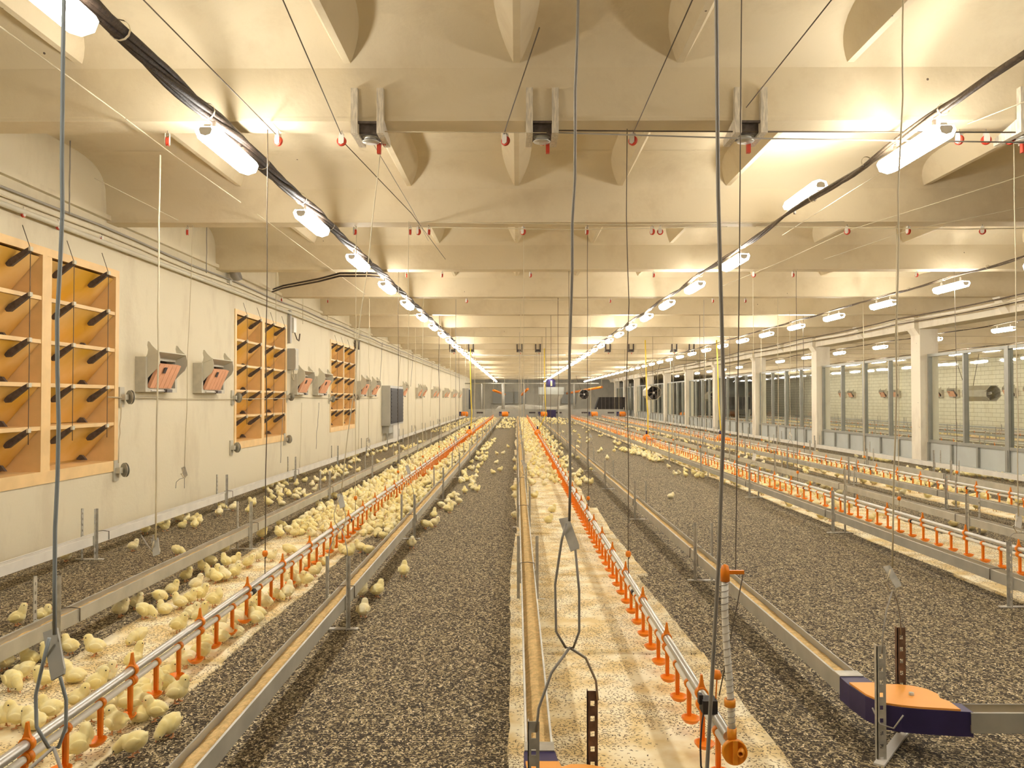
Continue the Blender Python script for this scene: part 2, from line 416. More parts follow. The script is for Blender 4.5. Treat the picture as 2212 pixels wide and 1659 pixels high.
# conduits along the panelled wall
for (nm, dz, dx, r, mt, lab) in (('wall_conduit', 3.06, .06, .026, 'cheek_board', 'thick grey conduit tube along the top of the panelled wall'),
                                 ('wall_cable', 3.22, .035, .012, 'wire_grey', 'dark cable run sagging along the top of the panelled wall'),
                                 ('wall_cable', 3.15, .03, .008, 'wire_pale', 'thin pale cable between the conduit and the dark cable run')):
    pts = [(XL + dx, y, dz + (0.012 * math.sin(y * 1.7) if r < .02 else 0)) for y in [Y0 + i * .8 for i in range(int((62 - Y0) / .8))]]
    tag(MB().use(mt).tube(pts, r, 8).build(nm), lab, 'cable' if r < .02 else 'conduit')

# ------------------------------------------------------------------ glazed partition between the columns
GX = XR + .2
def glazing(k, y0, y1):
    lab = {0: 'grey framed glazed partition with low panels, at the photo edge before the first whole column'}.get(k, f'grey framed glazed partition with low panels, {ORD[k - 1]} full bay between columns')
    t = thing('glazed_partition', lab, 'partition', (GX, y0, 0), 'glazed partitions between columns')
    L = y1 - y0
    fr = MB().use('mullion')
    fr.box((-.04, 0, .50), (.04, L, .56)); fr.box((-.04, 0, 2.38), (.04, L, 2.44)); fr.box((-.04, 0, .56), (.04, .05, 2.38)); fr.box((-.04, L - .05, .56), (.04, L, 2.38))
    fr.build('frame', t)
    n = 4
    for i in range(1, n):
        yy = L * i / n; wd = .06 if i == 2 else .025
        MB().use('mullion').box((-.05, yy - wd, 0.0 if i == 2 else .56), (.05, yy + wd, 2.44 if i == 2 else 2.38)).build('mullion', t)
    for i in range(n):
        MB().use('glass').box((-.004, L * i / n + .06, .56), (.004, L * (i + 1) / n - .06, 2.38)).build('pane', t)
    nb = 6
    for i in range(nb):
        MB().use('low_panel').box((-.015, L * i / nb + .02, .03), (.015, L * (i + 1) / nb - .02, .50)).build('low_panel', t)
    for i in range(nb + 1):
        yy = min(max(L * i / nb, .03), L - .03)
        MB().use('mullion').box((-.06, yy - .03, 0), (.03, yy + .03, .50)).build('post', t)
    MB().use('low_panel').box((-.07, 0, 0), (-.02, L, .10)).build('bottom_rail', t)
for k, yc in enumerate(COLY[1:-1]):
    glazing(max(0, k - 1), yc + .4, yc + 6.0) if k >= 1 else None

# ------------------------------------------------------------------ ventilation panels in the panelled wall
def vent_panel(idx, ya, yb):
    where = ['cut off by the photo edge, biggest', 'second along the wall', 'third along the wall, farthest down'][idx]
    t = thing('ventilation_panel', f'orange wooden ventilation panel of ten flapped cells, {where}', 'ventilation panel', (XL, ya, PZ0), 'orange ventilation panels')
    L, H, D = yb - ya, PZ1 - PZ0, .34
    f = MB().use('panel_frame')
    bw = .075
    f.box((-D, 0, 0), (.012, bw, H)); f.box((-D, L - bw, 0), (.012, L, H))
    f.box((-D, bw, 0), (.012, L - bw, bw * 1.5)); f.box((-D, bw, H - bw), (.012, L - bw, H))
    mid = L / 2
    f.box((-D, mid - .075, bw * 1.5), (.012, mid - .003, H - bw)); f.box((-D, mid + .003, bw * 1.5), (.008, mid + .075, H - bw))
    rows = 5; z0, z1 = bw * 1.5, H - bw; rh = (z1 - z0) / rows
    for r in range(1, rows):
        f.box((-D, bw, z0 + r * rh - .018), (.006, mid - .075, z0 + r * rh + .018)); f.box((-D, mid + .075, z0 + r * rh - .018), (.006, L - bw, z0 + r * rh + .018))
    f.build('frame', t)
    MB().use('panel_flap').box((-D - .02, 0, 0), (-D, L, H)).build('back_board', t)
    tips = {}
    for ci, (c0, c1) in enumerate(((bw + .004, mid - .079), (mid + .079, L - bw - .004))):
        W = c1 - c0
        for r in range(rows):
            zb, zt = z0 + r * rh + .02, z0 + (r + 1) * rh - .02
            fl = MB().use('panel_flap')
            fl.prism([(-.01, zt), (-.03, zt), (-D + .015, zb + .02), (-D + .03, zb + .005)], c0 + .004, c1 - .004, 'y')
            fo = fl.build('flap', t)
            for fr in (.17, .72):
                yy = c0 + W * fr
                p0 = Vector((-.10, yy, zt - .13)); p1 = Vector((.10, yy, zt + .012))
                lv = MB().use('lever_black')
                d = (p1 - p0).normalized(); nrm = Vector((-d.z, 0, d.x))
                a = []
                for s, wd in ((0, .012), (.12, .03), (.75, .022), (1.0, .016)):
                    q = p0.lerp(p1, s); a.append((q, wd))
                top = [(q + nrm * wd) for q, wd in a]; bot = [(q - nrm * wd) for q, wd in a]
                poly = [(v.x, v.z) for v in top] + [(v.x, v.z) for v in reversed(bot)]
                lv.prism(poly, yy - .015, yy + .015, 'y')
                lv.use('cheek_board').box((p1.x - .006, yy - .02, p1.z - .018), (p1.x + .012, yy + .02, p1.z + .018))
                lv.build('lever', t)
                tips.setdefault((ci, fr), []).append(p1)
            bk = MB().use('lever_black').prism([(-.30, zb), (-.20, zb), (-.24, zb + .05), (-.30, zb + .055)], c1 - .16, c1 - .13, 'y')
            bk.build('bracket', t)
    for key, ps in tips.items():
        p = sorted(ps, key=lambda q: q.z)
        MB().use('wire_dark').tube([(p[0].x, p[0].y, p[0].z - .12), (p[0].x, p[0].y, p[0].z)] + [(q.x, q.y, q.z) for q in p[1:]] + [(p[-1].x - .06, p[-1].y - .02, H + .12)], .0035, 5).build('pull_cord', t)
    return t
for i, (a, b) in enumerate(PANELS): vent_panel(i, a, b)

# ------------------------------------------------------------------ air inlets with hoods
def inlet(sign):
    t = thing('air_inlet', '', 'air inlet', (0, 0, 0), 'hooded air inlets')
    W, zb, zt = .82, 1.53, 1.93
    f = MB().use('grey_board')
    f.box((0, 0, zb), (.12, .05, zt)); f.box((0, W - .05, zb), (.12, W, zt)); f.box((0, .05, zb), (.12, W - .05, zb + .05)); f.box((0, .05, zt - .03), (.12, W - .05, zt))
    f.build('frame', t)
    MB().use('dark_inside').box((.002, .05, zb + .05), (.012, W - .05, zt - .03)).build('shade_plate', t)  # dark plate over solid wall, its colour stands for the shade inside the inlet
    prof = [(.115, 1.68), (.17, 1.74), (.235, 1.80), (.262, 1.86), (.262, 1.92), (.245, 1.99), (.215, 2.015), (.17, 2.06), (.145, 2.10), (.125, 2.105), (.118, 2.06), (.128, 2.01), (.12, 1.96), (.105, 1.93)]
    for y in (.035, W - .045):
        MB().use('cheek_board').prism(prof, y, y + .01, 'y').build('cheek', t)
    MB().use('cheek_board').prism([(.11, 1.925), (.255, 1.985), (.255, 1.995), (.11, 1.937)], .03, W - .03, 'y').build('hood', t)
    fl = MB().use('salmon_foam').prism([(.10, 1.59), (.135, 1.575), (.255, 1.845), (.22, 1.86)], .07, .62, 'y').build('flap', t)
    sl = MB().use('grey_board')
    e = Vector((.12, 0, .27)).normalized(); nn = Vector((e.z, 0, -e.x))
    for j in range(1, 5):
        y = .07 + .11 * j
        q0, q1 = Vector((.135, 0, 1.575)) + nn * .001, Vector((.252, 0, 1.842)) + nn * .001
        sl.use('shank').prism([(q0.x, q0.z), (q0.x + nn.x * .002, q0.z + nn.z * .002), (q1.x + nn.x * .002, q1.z + nn.z * .002), (q1.x, q1.z)], y - .002, y + .002, 'y')
    sl.build('groove', fl)
    q0 = Vector((.12, 0, 1.575)) + e * .2
    MB().use('dark_inside').prism([(q0.x + .02, q0.z - .01), (q0.x + .026, q0.z - .012), (q0.x + .052, q0.z + .055), (q0.x + .046, q0.z + .057)], .20, .26, 'y').build('handle_slot', fl)
    rod = MB().use('white_metal').tube([(.13, .12, 1.545), (.13, .50, 1.545)], .009, 6).build('pull_rod', t)
    MB().use('lever_black').box((.11, .46, 1.53), (.16, .60, 1.565)).build('clamp', t)
    return t
IN0 = inlet(1); first = True; n_in = 0
for bay in range(9):
    for s, yy in enumerate((8.84, 10.42)):
        y = yy + 6.12 * bay
        if y > 58 or 26.5 < y < 28: continue
        q = IN0 if first else copy_tree(IN0); first = False
        q.location = (XL, y, 0)
        q['label'] = f'hooded air inlet with salmon flap on the panelled wall, {ORD[n_in]} along it'; n_in += 1
for k in range(8):
    q = copy_tree(IN0); y = 22.6 + 3.05 * (k // 2) * 2 + 1.5 * (k % 2) + 12.0
    q.location = (XW2, y, 0.0); q.rotation_euler = (0, 0, math.pi); q['label'] = f'hooded air inlet on the white brick wall behind the glazing, {ORD[k]} along it'
    q['group'] = 'inlets on the brick wall'

# cords and reels beside the panels
def reel(y, z, lab):
    t = thing('cord_reel', lab, 'reel', (XL, y, z), 'cord reels beside the panels')
    MB().use('grey_board').box((0, -.07, -.11), (.02, .03, .11)).box((.02, -.05, -.03), (.07, .02, .03)).build('bracket', t)
    MB().use('galvanised').lathe([(0, -.014), (.074, -.014), (.078, -.008), (.05, -.004), (.05, .004), (.078, .008), (.074, .014), (.03, .014), (.025, .02), (0, .02)], 20, Matrix.Translation((.075, .05, 0)) @ Matrix.Rotation(.95, 4, 'Z') @ Matrix.Rotation(math.pi / 2, 4, 'Y')).flat().build('drum', t)
for (px, py, lab) in ((262, 858, 'small grey cord reel beside the biggest panel, above the other reel'), (250, 1016, 'small grey cord reel at the lower corner of the biggest panel'),
                      (502, 859, 'small grey cord reel before the second panel, level with the inlets'), (499, 967, 'small grey cord reel at the near lower corner of the second panel'),
                      (619, 857, 'small grey cord reel behind the second panel, level with the inlets'), (614, 949, 'small grey cord reel at the far lower corner of the second panel'),
                      (711, 862, 'small grey cord reel before the third panel'), (766, 858, 'small grey cord reel just past the third panel')):
    p = at(px, py, X=XL); reel(p.y, p.z, lab)
for (ya, yb, zz, lab) in ((8.2, 15.4, 1.47, 'thin cord along the wall under the first two inlets'), (15.0, 24.2, 1.49, 'thin cord along the wall under the inlets past the second panel')):
    tag(MB().use('wire_pale').tube([(XL + .03, ya + (yb - ya) * i / 8, zz - .02 * math.sin(math.pi * i / 8)) for i in range(9)], .006, 5).build('pull_line'), lab, 'cord')

# grey boxes on the wall
p = at(626, 776, X=XL)
t = thing('control_box', 'grey control box on the wall between second panel and inlets', 'control box', (XL + .004, 14.72, 2.0))
MB().use('cabinet_grey').box((0, 0, 0), (.14, .22, .40)).build('case', t)
MB().use('grey_board').box((.14, .01, .02), (.15, .21, .38)).build('lid', t)
MB().use('wire_pale').tube([(.06, .06, 0), (.07, .05, -.12), (.09, .09, -.20), (.08, .14, -.12), (.06, .16, 0)], .01, 6).build('cable_loop', t)
t = thing('junction_strip', 'narrow grey cable strip with hook above the control box', 'cable strip', (XL + .004, 14.72, 2.5))
MB().use('wire_grey').box((0, 0, 0), (.05, .09, .62)).build('strip', t)
MB().use('white_metal').box((0, .16, .22), (.07, .34, .50)).build('case', t)
MB().use('wire_dark').tube([(.04, .3, .24), (.06, .42, .1), (.07, .52, .08), (.07, .58, .22)], .012, 6).build('hook', t)
t = thing('wall_siren', 'small round grey siren under the ceiling before the second panel', 'siren', (XL, 11.65, 3.20))
MB().use('grey_board').box((0, -.03, -.05), (.05, .05, .04)).build('bracket', t)
MB().use('wire_grey').lathe([(.02, 0), (.07, .02), (.095, .07), (.10, .13), (.085, .13), (.06, .06), (0, .05)], 18, Matrix.Translation((.05, 0, .07)) @ Matrix.Rotation(1.2, 4, 'Y')).build('horn', t)
t = thing('wall_bracket', 'small dark twin bracket on the wall above the third panel end', 'bracket', (XL, 20.75, 2.78))
MB().use('wire_dark').box((0, 0, 0), (.08, .12, .22)).build('plate', t); MB().use('wire_dark').box((0, .28, 0), (.08, .4, .22)).build('arm', t)
MB().use('grey_board').box((0, .1, .18), (.03, .3, .24)).build('bar', t)

# heat exchanger cabinet on the wall
t = thing('heater_cabinet', 'grey wall cabinet with black grille doors beyond the third panel', 'heater cabinet', (XL + .004, 25.0, 0))
MB().use('cabinet_grey').box((0, 0, .60), (.28, 2.8, 1.88)).box((.0, .15, .35), (.22, .9, .60)).build('body', t)
for a, b in ((.08, 1.36), (1.44, 2.72)):
    d = MB().use('grille_black').box((.28, a, .66), (.30, b, 1.80))
    dd = d.build('grille_door', t)
    s = MB().use('grille_black')
    for z in range(9): s.box((.30, a + .03, .72 + z * .12), (.312, b - .03, .75 + z * .12))
    s.build('louvre', dd)
MB().use('white_metal').box((0, .9, .02), (.24, 2.3, .60)).build('stand', t)
# ------------------------------------------------------------------ lamps on their cable strings
SX = {'A': -1.868, 'B': 2.565, 'C': 6.25}
SNAME = {'A': 'the string by the panelled wall', 'B': 'the string over the wide litter aisle', 'C': 'the string by the glazing', 'D': 'first string', 'E': 'middle string', 'F': 'last string'}
LZ = 3.08
def make_lamp():
    t = thing('tube_lamp', '', 'lamp', (0, 0, 0), 'glowing tube lamps')
    L = .36
    prof = [(-.060, .016), (-.074, -.010), (-.056, -.056), (0, -.074), (.056, -.056), (.074, -.010), (.060, .016)]  # section made wider than the tube, its bloom put into the shape
    MB().use('lamp_glow').prism(prof, -L, L, 'y').build('diffuser', t)
    MB().use('white_metal').prism([(-.026, .012), (.026, .012), (.018, .03), (-.018, .03)], -L, L, 'y').build('housing', t)
    for s in (-1, 1):
        MB().use('white_pvc').prism([(a * .55, b * .6 - .006) for a, b in prof], s * (L + .001), s * (L + .03), 'y').build('end_cap', t)
        MB().use('wire_dark').box((-.008, s * .25 - .01, .03), (.008, s * .25 + .01, .085)).build('hanger', t)
    return t
L0 = make_lamp(); used = False
def lamp(x, y, z, lab, group, flip=False):
    global used
    q = copy_tree(L0) if used else L0
    used = True
    q.location = (x, y, z); q['label'] = lab; q['group'] = group
    if flip: q.rotation_euler = (0, math.pi, 0)
    return q
for s in 'ABC':
    for k in range(-5, 34):
        y = 2.98 + 2.09 * k
        if k < -1: continue
        if k < 0:
            lamp(SX[s], y, LZ, f'tube lamp on {SNAME[s]}, {ORD[-k - 1]} behind the viewer', f'lamps of {SNAME[s]}'); continue
        if s == 'C' and k < 3: continue
        g = f'lamps of {SNAME[s]}'
        if s == 'B' and k == 2:
            lamp(SX[s] + .06, y, LZ + .20, 'lamp turned up above the cables, brightening the ceiling over the wide aisle', g, True)
        else:
            j = k if s != 'C' else k - 3
            pos = ORD[j]
            if k >= 23: pos = ORD[33 - k] + ' from the far end'
            lamp(SX[s], y, LZ, f'tube lamp on {SNAME[s]}, {pos}' + ('' if k >= 23 else ' from near end'), g)
ROOM2_X = {'D': 11.3, 'E': 15.6, 'F': 19.9}
for s in 'DEF':
    for k in range(17):
        y = 9.0 + 3.1 * k
        lamp(ROOM2_X[s], y, LZ, f'tube lamp seen through the glazing, {ORD[k]} on the {SNAME[s]}', f'lamps of the {SNAME[s]} behind the glazing')

def bundle(x, y0, y1, n, rad, mt, lab, seed, dz=0.125, step=.13):
    rnd = random.Random(seed)
    t = thing('cable_bundle', lab, 'cable', (x, y0, LZ + dz))
    ys = [i * step for i in range(int((y1 - y0) / step))]
    ph = [rnd.random() * 6.28 for _ in range(n)]
    m = MB().use(mt)
    for s in range(n):
        pts = []
        for y in ys:
            w = ph[s] + y * 1.9
            yy = y + y0
            sag = -.012 * math.sin(math.pi * ((yy - 2.98) / 2.09)) ** 2
            k = rad * (.75 + .55 * noise.noise(Vector((yy * 1.3, s * 3.1, seed))))
            pts.append((math.cos(w) * k + .012 * noise.noise(Vector((yy, seed, 5))), y, math.sin(w) * k * .8 + sag + .014 * noise.noise(Vector((yy * .8, seed, 9)))))
        m.tube(pts, rad * .42, 6)
    m.build('cables', t)
    for i in range(int(min(y1 - y0, 24) / 1.05)):
        y = .35 + 1.05 * i
        MB().use('wire_pale').lathe([(rad * 1.25, -.008), (rad * 1.3, 0), (rad * 1.25, .008)], 12, Matrix.Translation((0, y, 0)) @ Matrix.Rotation(math.pi / 2, 4, 'X')).build('cable_tie', t)
    return t
bundle(SX['A'] - .02, 2.3, 24.0, 8, .040, 'cable_black', 'thick dark cable bundle above the lamps nearest the panelled wall'.replace('nearest', 'by'), 3)
bundle(SX['A'] - .02, 24.0, 74, 3, .022, 'cable_brown', 'thinner far end of the cable bundle by the panelled wall', 4)
bundle(SX['B'] + .02, 2.3, 24.0, 6, .029, 'cable_brown', 'twisted brown cable bundle above the lamps over the wide aisle', 5)
bundle(SX['B'] + .02, 24.0, 74, 3, .02, 'cable_brown', 'thinner far end of the cable bundle over the wide aisle', 6)
bundle(SX['C'], 8.0, 74, 3, .02, 'cable_brown', 'thin cable bundle above the lamps by the glazing', 7)
for s in 'DEF':
    bundle(ROOM2_X[s], 8.0, 61.0, 2, .02, 'cable_brown', f'thin dark cable of the {SNAME[s]} of lamps behind the glazing', 11 + ord(s), step=.3)
p = [at(590, 625, X=XL + .1), at(612, 617, Y=12.9), at(690, 602, Y=12.0), at(735, 590, Y=11.15), at(800, 590, Y=11.15), at(832, 594, Y=11.2)]
for i in range(2):
    tag(MB().use('cable_black').tube([(q.x, q.y - .05 * i, q.z - .05 * i) for j, q in enumerate(p)], .014, 6).build('black_cable'), ['black cable from the wall across to the lamp string', 'lower twin of the black cable from wall to lamp string'][i], 'cable')

# ------------------------------------------------------------------ feed troughs
def leg_mesh(h=.46, side=1, holes=True, mt='leg_steel', wd=.032):
    m = MB().use(mt)
    y0, y1 = -wd / 2, wd / 2
    if holes:
        z = 0.0; n = 9; st = h / n
        for i in range(n):
            m.box((0, y0, i * st), (side * .003, y0 + wd * .3, (i + 1) * st)); m.box((0, y1 - wd * .3, i * st), (side * .003, y1, (i + 1) * st))
            m.box((0, y0 + wd * .3, i * st + st * .35), (side * .003, y1 - wd * .3, (i + 1) * st))
    else:
        m.box((0, y0, 0), (side * .003, y1, h))
    m.box((0, y1 - .003, 0), (side * .022, y1, h))
    return m.mesh('leg')
LEGS = {}
def leg_of(side, holes, mt='leg_steel'):
    k = (side, holes, mt)
    if k not in LEGS: LEGS[k] = leg_mesh(.46, side, holes, mt)
    return LEGS[k]
UPROF = [(-.05, .135), (.05, .135), (.05, .213), (.042, .215), (.041, .211), (.046, .208), (.046, .140), (-.046, .140), (-.046, .208), (-.041, .211), (-.042, .215), (-.05, .213)]
BASE_BAR = MB().use('white_metal').box((-.125, -.016, 0), (.125, .016, .008)).mesh('base_bar')
CLAMP = MB().use('galvanised').box((-.056, -.02, .13), (-.05, .02, .218)).box((.05, -.02, .13), (.056, .02, .218)).box((-.056, -.02, .127), (.056, .02, .133)).mesh('clamp')
WIRE_CLIP = MB().use('wire_dark').tube([(-.055, .25, .14), (-.055, .25, .216), (0, .25, .222), (.055, .25, .216), (.055, .25, .14)], .0035, 5).mesh('wire_clip')
def trough(X, ya, yb, leg0, step, lab, face='trough_face', feed=True, far=60, heap=0.0, group='feed troughs'):
    t = thing('feed_trough', lab, 'feed trough', (X, ya, 0), group)
    L = yb - ya
    MB().use(face).prism(UPROF, 0, L, 'y').build('channel', t)
    if feed:
        rws = []; y = 0.0
        while y < L:
            rws.append(y); y += .045 if y < 6 else (.12 if y < 14 else .6)
        v = []; n = 7
        for y in rws:
            for i in range(n):
                x = -.0455 + .091 * i / (n - 1)
                e = 1 - abs(x) / .0455
                z = .178 + .010 * noise.noise(Vector((x * 30 + X, (y + ya) * 9, 1))) + .012 * e + heap * x * .35 + .006 * noise.noise(Vector((x * 8, (y + ya) * 1.3, X)))
                v.append((x, y, min(z, .206)))
        f = [(a * n + i, a * n + i + 1, (a + 1) * n + i + 1, (a + 1) * n + i) for a in range(len(rws) - 1) for i in range(n - 1)]
        MB().use('feed').add(v, f, True).build('feed', t)
    k = 0
    y = leg0
    while y < yb - .3:
        near = y < 16
        for s in (-1, 1):
            link('leg', leg_of(s, near), t, (s * .0565, y - ya, 0))
        if near: link('base_bar', BASE_BAR, t, (0, y - ya + .02, 0))
        if y < 30: link('clamp', CLAMP, t, (0, y - ya, 0))
        if y < 14: link('wire_clip', WIRE_CLIP, t, (0, y - ya, 0))
        y += step
    return t
TR = {1: -3.86, 2: -2.63, 3: -1.125, 4: .08, 5: 1.49, 6: 3.49, 7: 4.76, 8: 5.74, 9: 7.07, 10: 8.14}
trough(TR[1], .8, 58.5, 3.9, 3.2, 'white feed trough running along the panelled wall', 'white_metal', feed=False)
trough(TR[2], .8, 58.5, 4.4, 3.2, 'grey feed trough between the wall trough and the crowded drinker line', 'trough_face', feed=True)
trough(TR[3], 1.9, 58.5, 4.96, 3.2, 'grey feed trough with tan feed between crowded drinker line and empty aisle', 'trough_face')
trough(TR[4], 2.72, 58.5, 5.7, 3.2, 'feed trough running straight away in the centre, heaped with tan feed', 'galvanised', heap=.8)
trough(TR[5], 3.52, 58.5, 6.3, 3.2, 'feed trough that ends in the orange and navy corner box', 'trough_face')
trough(TR[6], 3.52, 58.5, 5.51, 3.05, 'grey feed trough on the far side of the wide litter aisle', 'trough_face')
trough(TR[7], 2.72, 58.5, 5.2, 3.05, 'grey feed trough just past the paper with orange cups by the wide aisle', 'trough_face')
trough(TR[8], 2.5, 58.5, 7.4, 3.05, 'second grey feed trough before the glazing', 'trough_face')
trough(TR[9], 2.5, 58.5, 6.65, 3.05, 'grey feed trough between the last drinker line and the wall by the glazing', 'trough_face')
trough(TR[10], 2.5, 58.5, 6.15, 3.05, 'white feed trough at the foot of the glazed partition', 'white_metal', feed=False)

CORN = [(1.435, 3.53), (1.434, 3.425), (1.447, 3.30), (1.488, 3.206), (1.54, 3.182), (1.61, 3.163), (1.70, 3.15), (1.80, 3.137), (1.80, 3.225), (1.765, 3.235), (1.742, 3.262), (1.758, 3.31), (1.74, 3.37), (1.70, 3.405), (1.64, 3.425), (1.592, 3.425), (1.557, 3.405), (1.553, 3.445), (1.545, 3.53)]
def corner(dx, dy, lab, mirror=1):
    ox, oy = 1.49, 3.33
    P = lambda x, y: ((x - ox) * mirror, y - oy)
    t = thing('trough_corner', lab, 'trough corner', (ox + dx, oy + dy, 0), 'trough corner boxes')
    poly = [P(*q) for q in CORN]
    MB().use('navy_plastic').prism(poly, .118, .216, 'z').build('housing', t)
    cov = [P(*q) for q in ((1.44, 3.44), (1.452, 3.305), (1.492, 3.21), (1.545, 3.186), (1.61, 3.168), (1.70, 3.155), (1.755, 3.145), (1.755, 3.232), (1.737, 3.262), (1.752, 3.31), (1.735, 3.365), (1.698, 3.40), (1.64, 3.419), (1.592, 3.419), (1.56, 3.40), (1.553, 3.44))]
    cv = MB().use('cover_orange').prism(cov, .216, .224, 'z').build('cover', t)
    MB().use('wood_grey').lathe([(0, .010), (.011, .010), (.011, 0)], 6, Matrix.Translation((*P(1.636, 3.295), .224))).build('bolt', cv)
    q0, q1 = P(1.437, 3.60), P(1.543, 3.53)
    MB().use('galvanised').box((q0[0], q0[1], .214), (q1[0], q1[1], .220)).build('joint_plate', t)
    for (px, py, mt) in ((1.44, 3.06, 'leg_steel'), (1.667, 3.262, 'rust_steel')):
        a = P(px, py)
        if py < 3.1: a = (P(1.462, 0)[0], 3.185 - oy)
        else: a = (a[0], 3.44 - oy)
        link('post', leg_mesh(.46, mirror, True, mt, .036), t, (a[0], a[1], 0), (0, 0, math.pi / 2 * mirror))
    a, b = Vector((*P(1.462, 3.185), 0)), Vector((*P(1.667, 3.44), 0))
    d = (b - a); ang = math.atan2(d.y, d.x)
    MB().use('white_metal').box((-.05, -.02, 0), (d.length + .05, .02, .008)).build('base_bar', t, a, (0, 0, ang))
    c = P(1.47, 3.19)
    MB().use('wire_grey').tube([(*P(1.44, 3.22), .20), (*P(1.452, 3.18), .15), (*P(1.50, 3.165), .14), (*P(1.535, 3.158), .195)], .0035, 5).build('wire_clip', t)
    return t
corner(0, 0, 'orange and navy trough corner box at the end of the trough past the breather hose')
corner(-1.41, -.75, 'orange and navy trough corner box ending the centre trough at the photo bottom')
corner(TR[3] - 1.49, -1.62, 'orange and navy corner box of the trough beside the empty aisle', -1)
def cross_trough(x0, x1, y, lab):
    t = thing('feed_trough', lab, 'feed trough', (x0, y, 0), 'cross troughs')
    MB().use('trough_face').prism([(q[0], q[1]) for q in UPROF], 0, x1 - x0, 'x').build('channel', t)
    MB().use('feed').box((0, -.045, .141), (x1 - x0, .045, .165)).build('feed', t)
    return t
cross_trough(1.79, 3.49 + .05, 3.182, 'short cross trough leading away from the orange and navy corner box')
cross_trough(.38, 4.76 + .05, 2.432, 'long cross trough of the centre corner box below the photo')

# ------------------------------------------------------------------ nipple drinker lines
def cup_mesh():
    m = MB().use('orange_plastic')
    ringM = Matrix.Translation((0, 0, .2)) @ Matrix.Rotation(math.pi / 2, 4, 'X')
    m.lathe([(.0150, -.011), (.0205, -.011), (.0205, .011), (.0150, .011), (.0150, -.011)], 14, ringM)
    m.prism([(-.008, .2), (.008, .2), (.0065, .085), (.009, .055), (-.009, .055), (-.0065, .085)], -.0045, .0045, 'y')
    m.prism([(-.010, .185), (-.0075, .185), (-.0065, .07), (-.009, .07)], -.009, .006, 'y').prism([(.0075, .185), (.010, .185), (.009, .07), (.0065, .07)], -.009, .006, 'y')
    D = Matrix.Translation((0, -.036, 0)) @ Matrix.Diagonal((1, 1.1, 1, 1))
    m.lathe([(0, .040), (.014, .041), (.030, .049), (.0405, .064), (.041, .067), (.0385, .066), (.028, .056), (.014, .049), (0, .048)], 20, D)
    return m.mesh('drip_cup')
CUP = cup_mesh()
def clip_mesh():
    m = MB().use('orange_plastic')
    for z, r in ((.2, .0165), (.245, .0195)):
        m.lathe([(r, -.012), (r + .007, -.012), (r + .007, .012), (r, .012), (r, -.012)], 16, Matrix.Translation((0, 0, z)) @ Matrix.Rotation(math.pi / 2, 4, 'X'))
    m.prism([(-.019, .257), (.019, .257), (.009, .285), (.004, .322), (-.003, .322), (-.008, .285)], -.006, .006, 'y')
    m.box((-.012, -.008, .214), (.012, .008, .23))
    return m.mesh('hanger_clip')
CLIP = clip_mesh()
COUP = MB().use('black_rubber').lathe([(.014, -.03), (.018, -.03), (.0185, 0), (.018, .03), (.014, .03)], 14, Matrix.Translation((0, 0, .2)) @ Matrix.Rotation(math.pi / 2, 4, 'X')).mesh('coupling')
def drinker(X, ya, yb, c0, lab):
    t = thing('drinker_line', lab, 'drinker line', (X, ya, 0), 'drinker lines')
    L = yb - ya
    MB().use('aluminium').tube([(0, i * L / 40, .245) for i in range(41)], .019, 14).build('support_pipe', t)
    MB().use('white_pvc').tube([(0, i * L / 40, .200) for i in range(41)], .0145, 12).build('water_pipe', t)
    ys = []; y = c0
    while y < yb - .1: ys.append(y); y += .25
    for y in ys[:100]: link('drip_cup', CUP, t, (0, y - ya, 0))
    if len(ys) > 100:
        m = MB().use('orange_plastic')
        for y in ys[100:]:
            yy = y - ya
            m.box((-.009, yy - .005, .065), (.009, yy + .005, .215)).lathe([(0, .042), (.03, .05), (.041, .066), (0, .056)], 8, Matrix.Translation((0, yy - .024, 0)))
        q = m.build('drip_cup_row', t); q['kind'] = 'stuff'
    y = c0 + .25
    while y < yb: link('hanger_clip', CLIP, t, (0, y - ya + .012, 0)); y += .75
    y = 5.0
    while y < yb: link('coupling', COUP, t, (0, y - ya + .11, 0)); y += 3.0
    return t
DR = {'A': -1.71, 'B': .757, 'C': 4.04, 'D': 6.32}
dA = drinker(DR['A'], 1.2, 58.5, 1.75, 'drinker line crowded by chicks, with orange cups, by the panelled wall')
dB = drinker(DR['B'], 2.84, 58.5, 2.99, 'drinker line with orange cups over bare paper beside the centre trough')
dC = drinker(DR['C'], 2.84, 58.5, 3.12, 'drinker line with orange cups on the far side of the wide litter aisle')
dD = drinker(DR['D'], 2.84, 58.5, 3.12, 'last drinker line with orange cups before the glazing')
for tt in (dC, dD): pass
# end piece and breather hose of the centre line
t = thing('breather_hose', 'clear coiled breather hose with amber round end piece at the drinker line end', 'hose', (DR['B'], 2.82, 0))
m = MB().use('amber_plastic')
RX = Matrix.Translation((.012, -.01, .205)) @ Matrix.Rotation(math.pi / 2, 4, 'X')
m.lathe([(0, -.012), (.040, -.012), (.044, -.006), (.044, .012), (.040, .012), (.037, .004), (0, .004)], 28, RX)
ep = m.build('end_piece', t)
MB().use('amber_plastic').box((.004, -.026, .163), (.020, -.010, .247)).build('rib', ep)
MB().use('amber_plastic').lathe([(.013, 0), (.012, .03), (.0075, .03), (.0075, 0)], 14, Matrix.Translation((.036, -.012, .208)) @ Matrix.Rotation(math.pi / 2, 4, 'X') @ Matrix.Rotation(-.35, 4, 'Y')).build('spout', ep)
MB().use('amber_plastic').lathe([(0, .245), (.017, .245), (.0165, .285), (.014, .285)], 14, Matrix.Translation((.006, -.002, 0))).build('socket', ep)
hp = [(.006, 0, .27), (.004, 0, .36), (-.002, .0, .46), (-.010, .005, .58), (-.014, .01, .70), (-.012, .01, .80)]
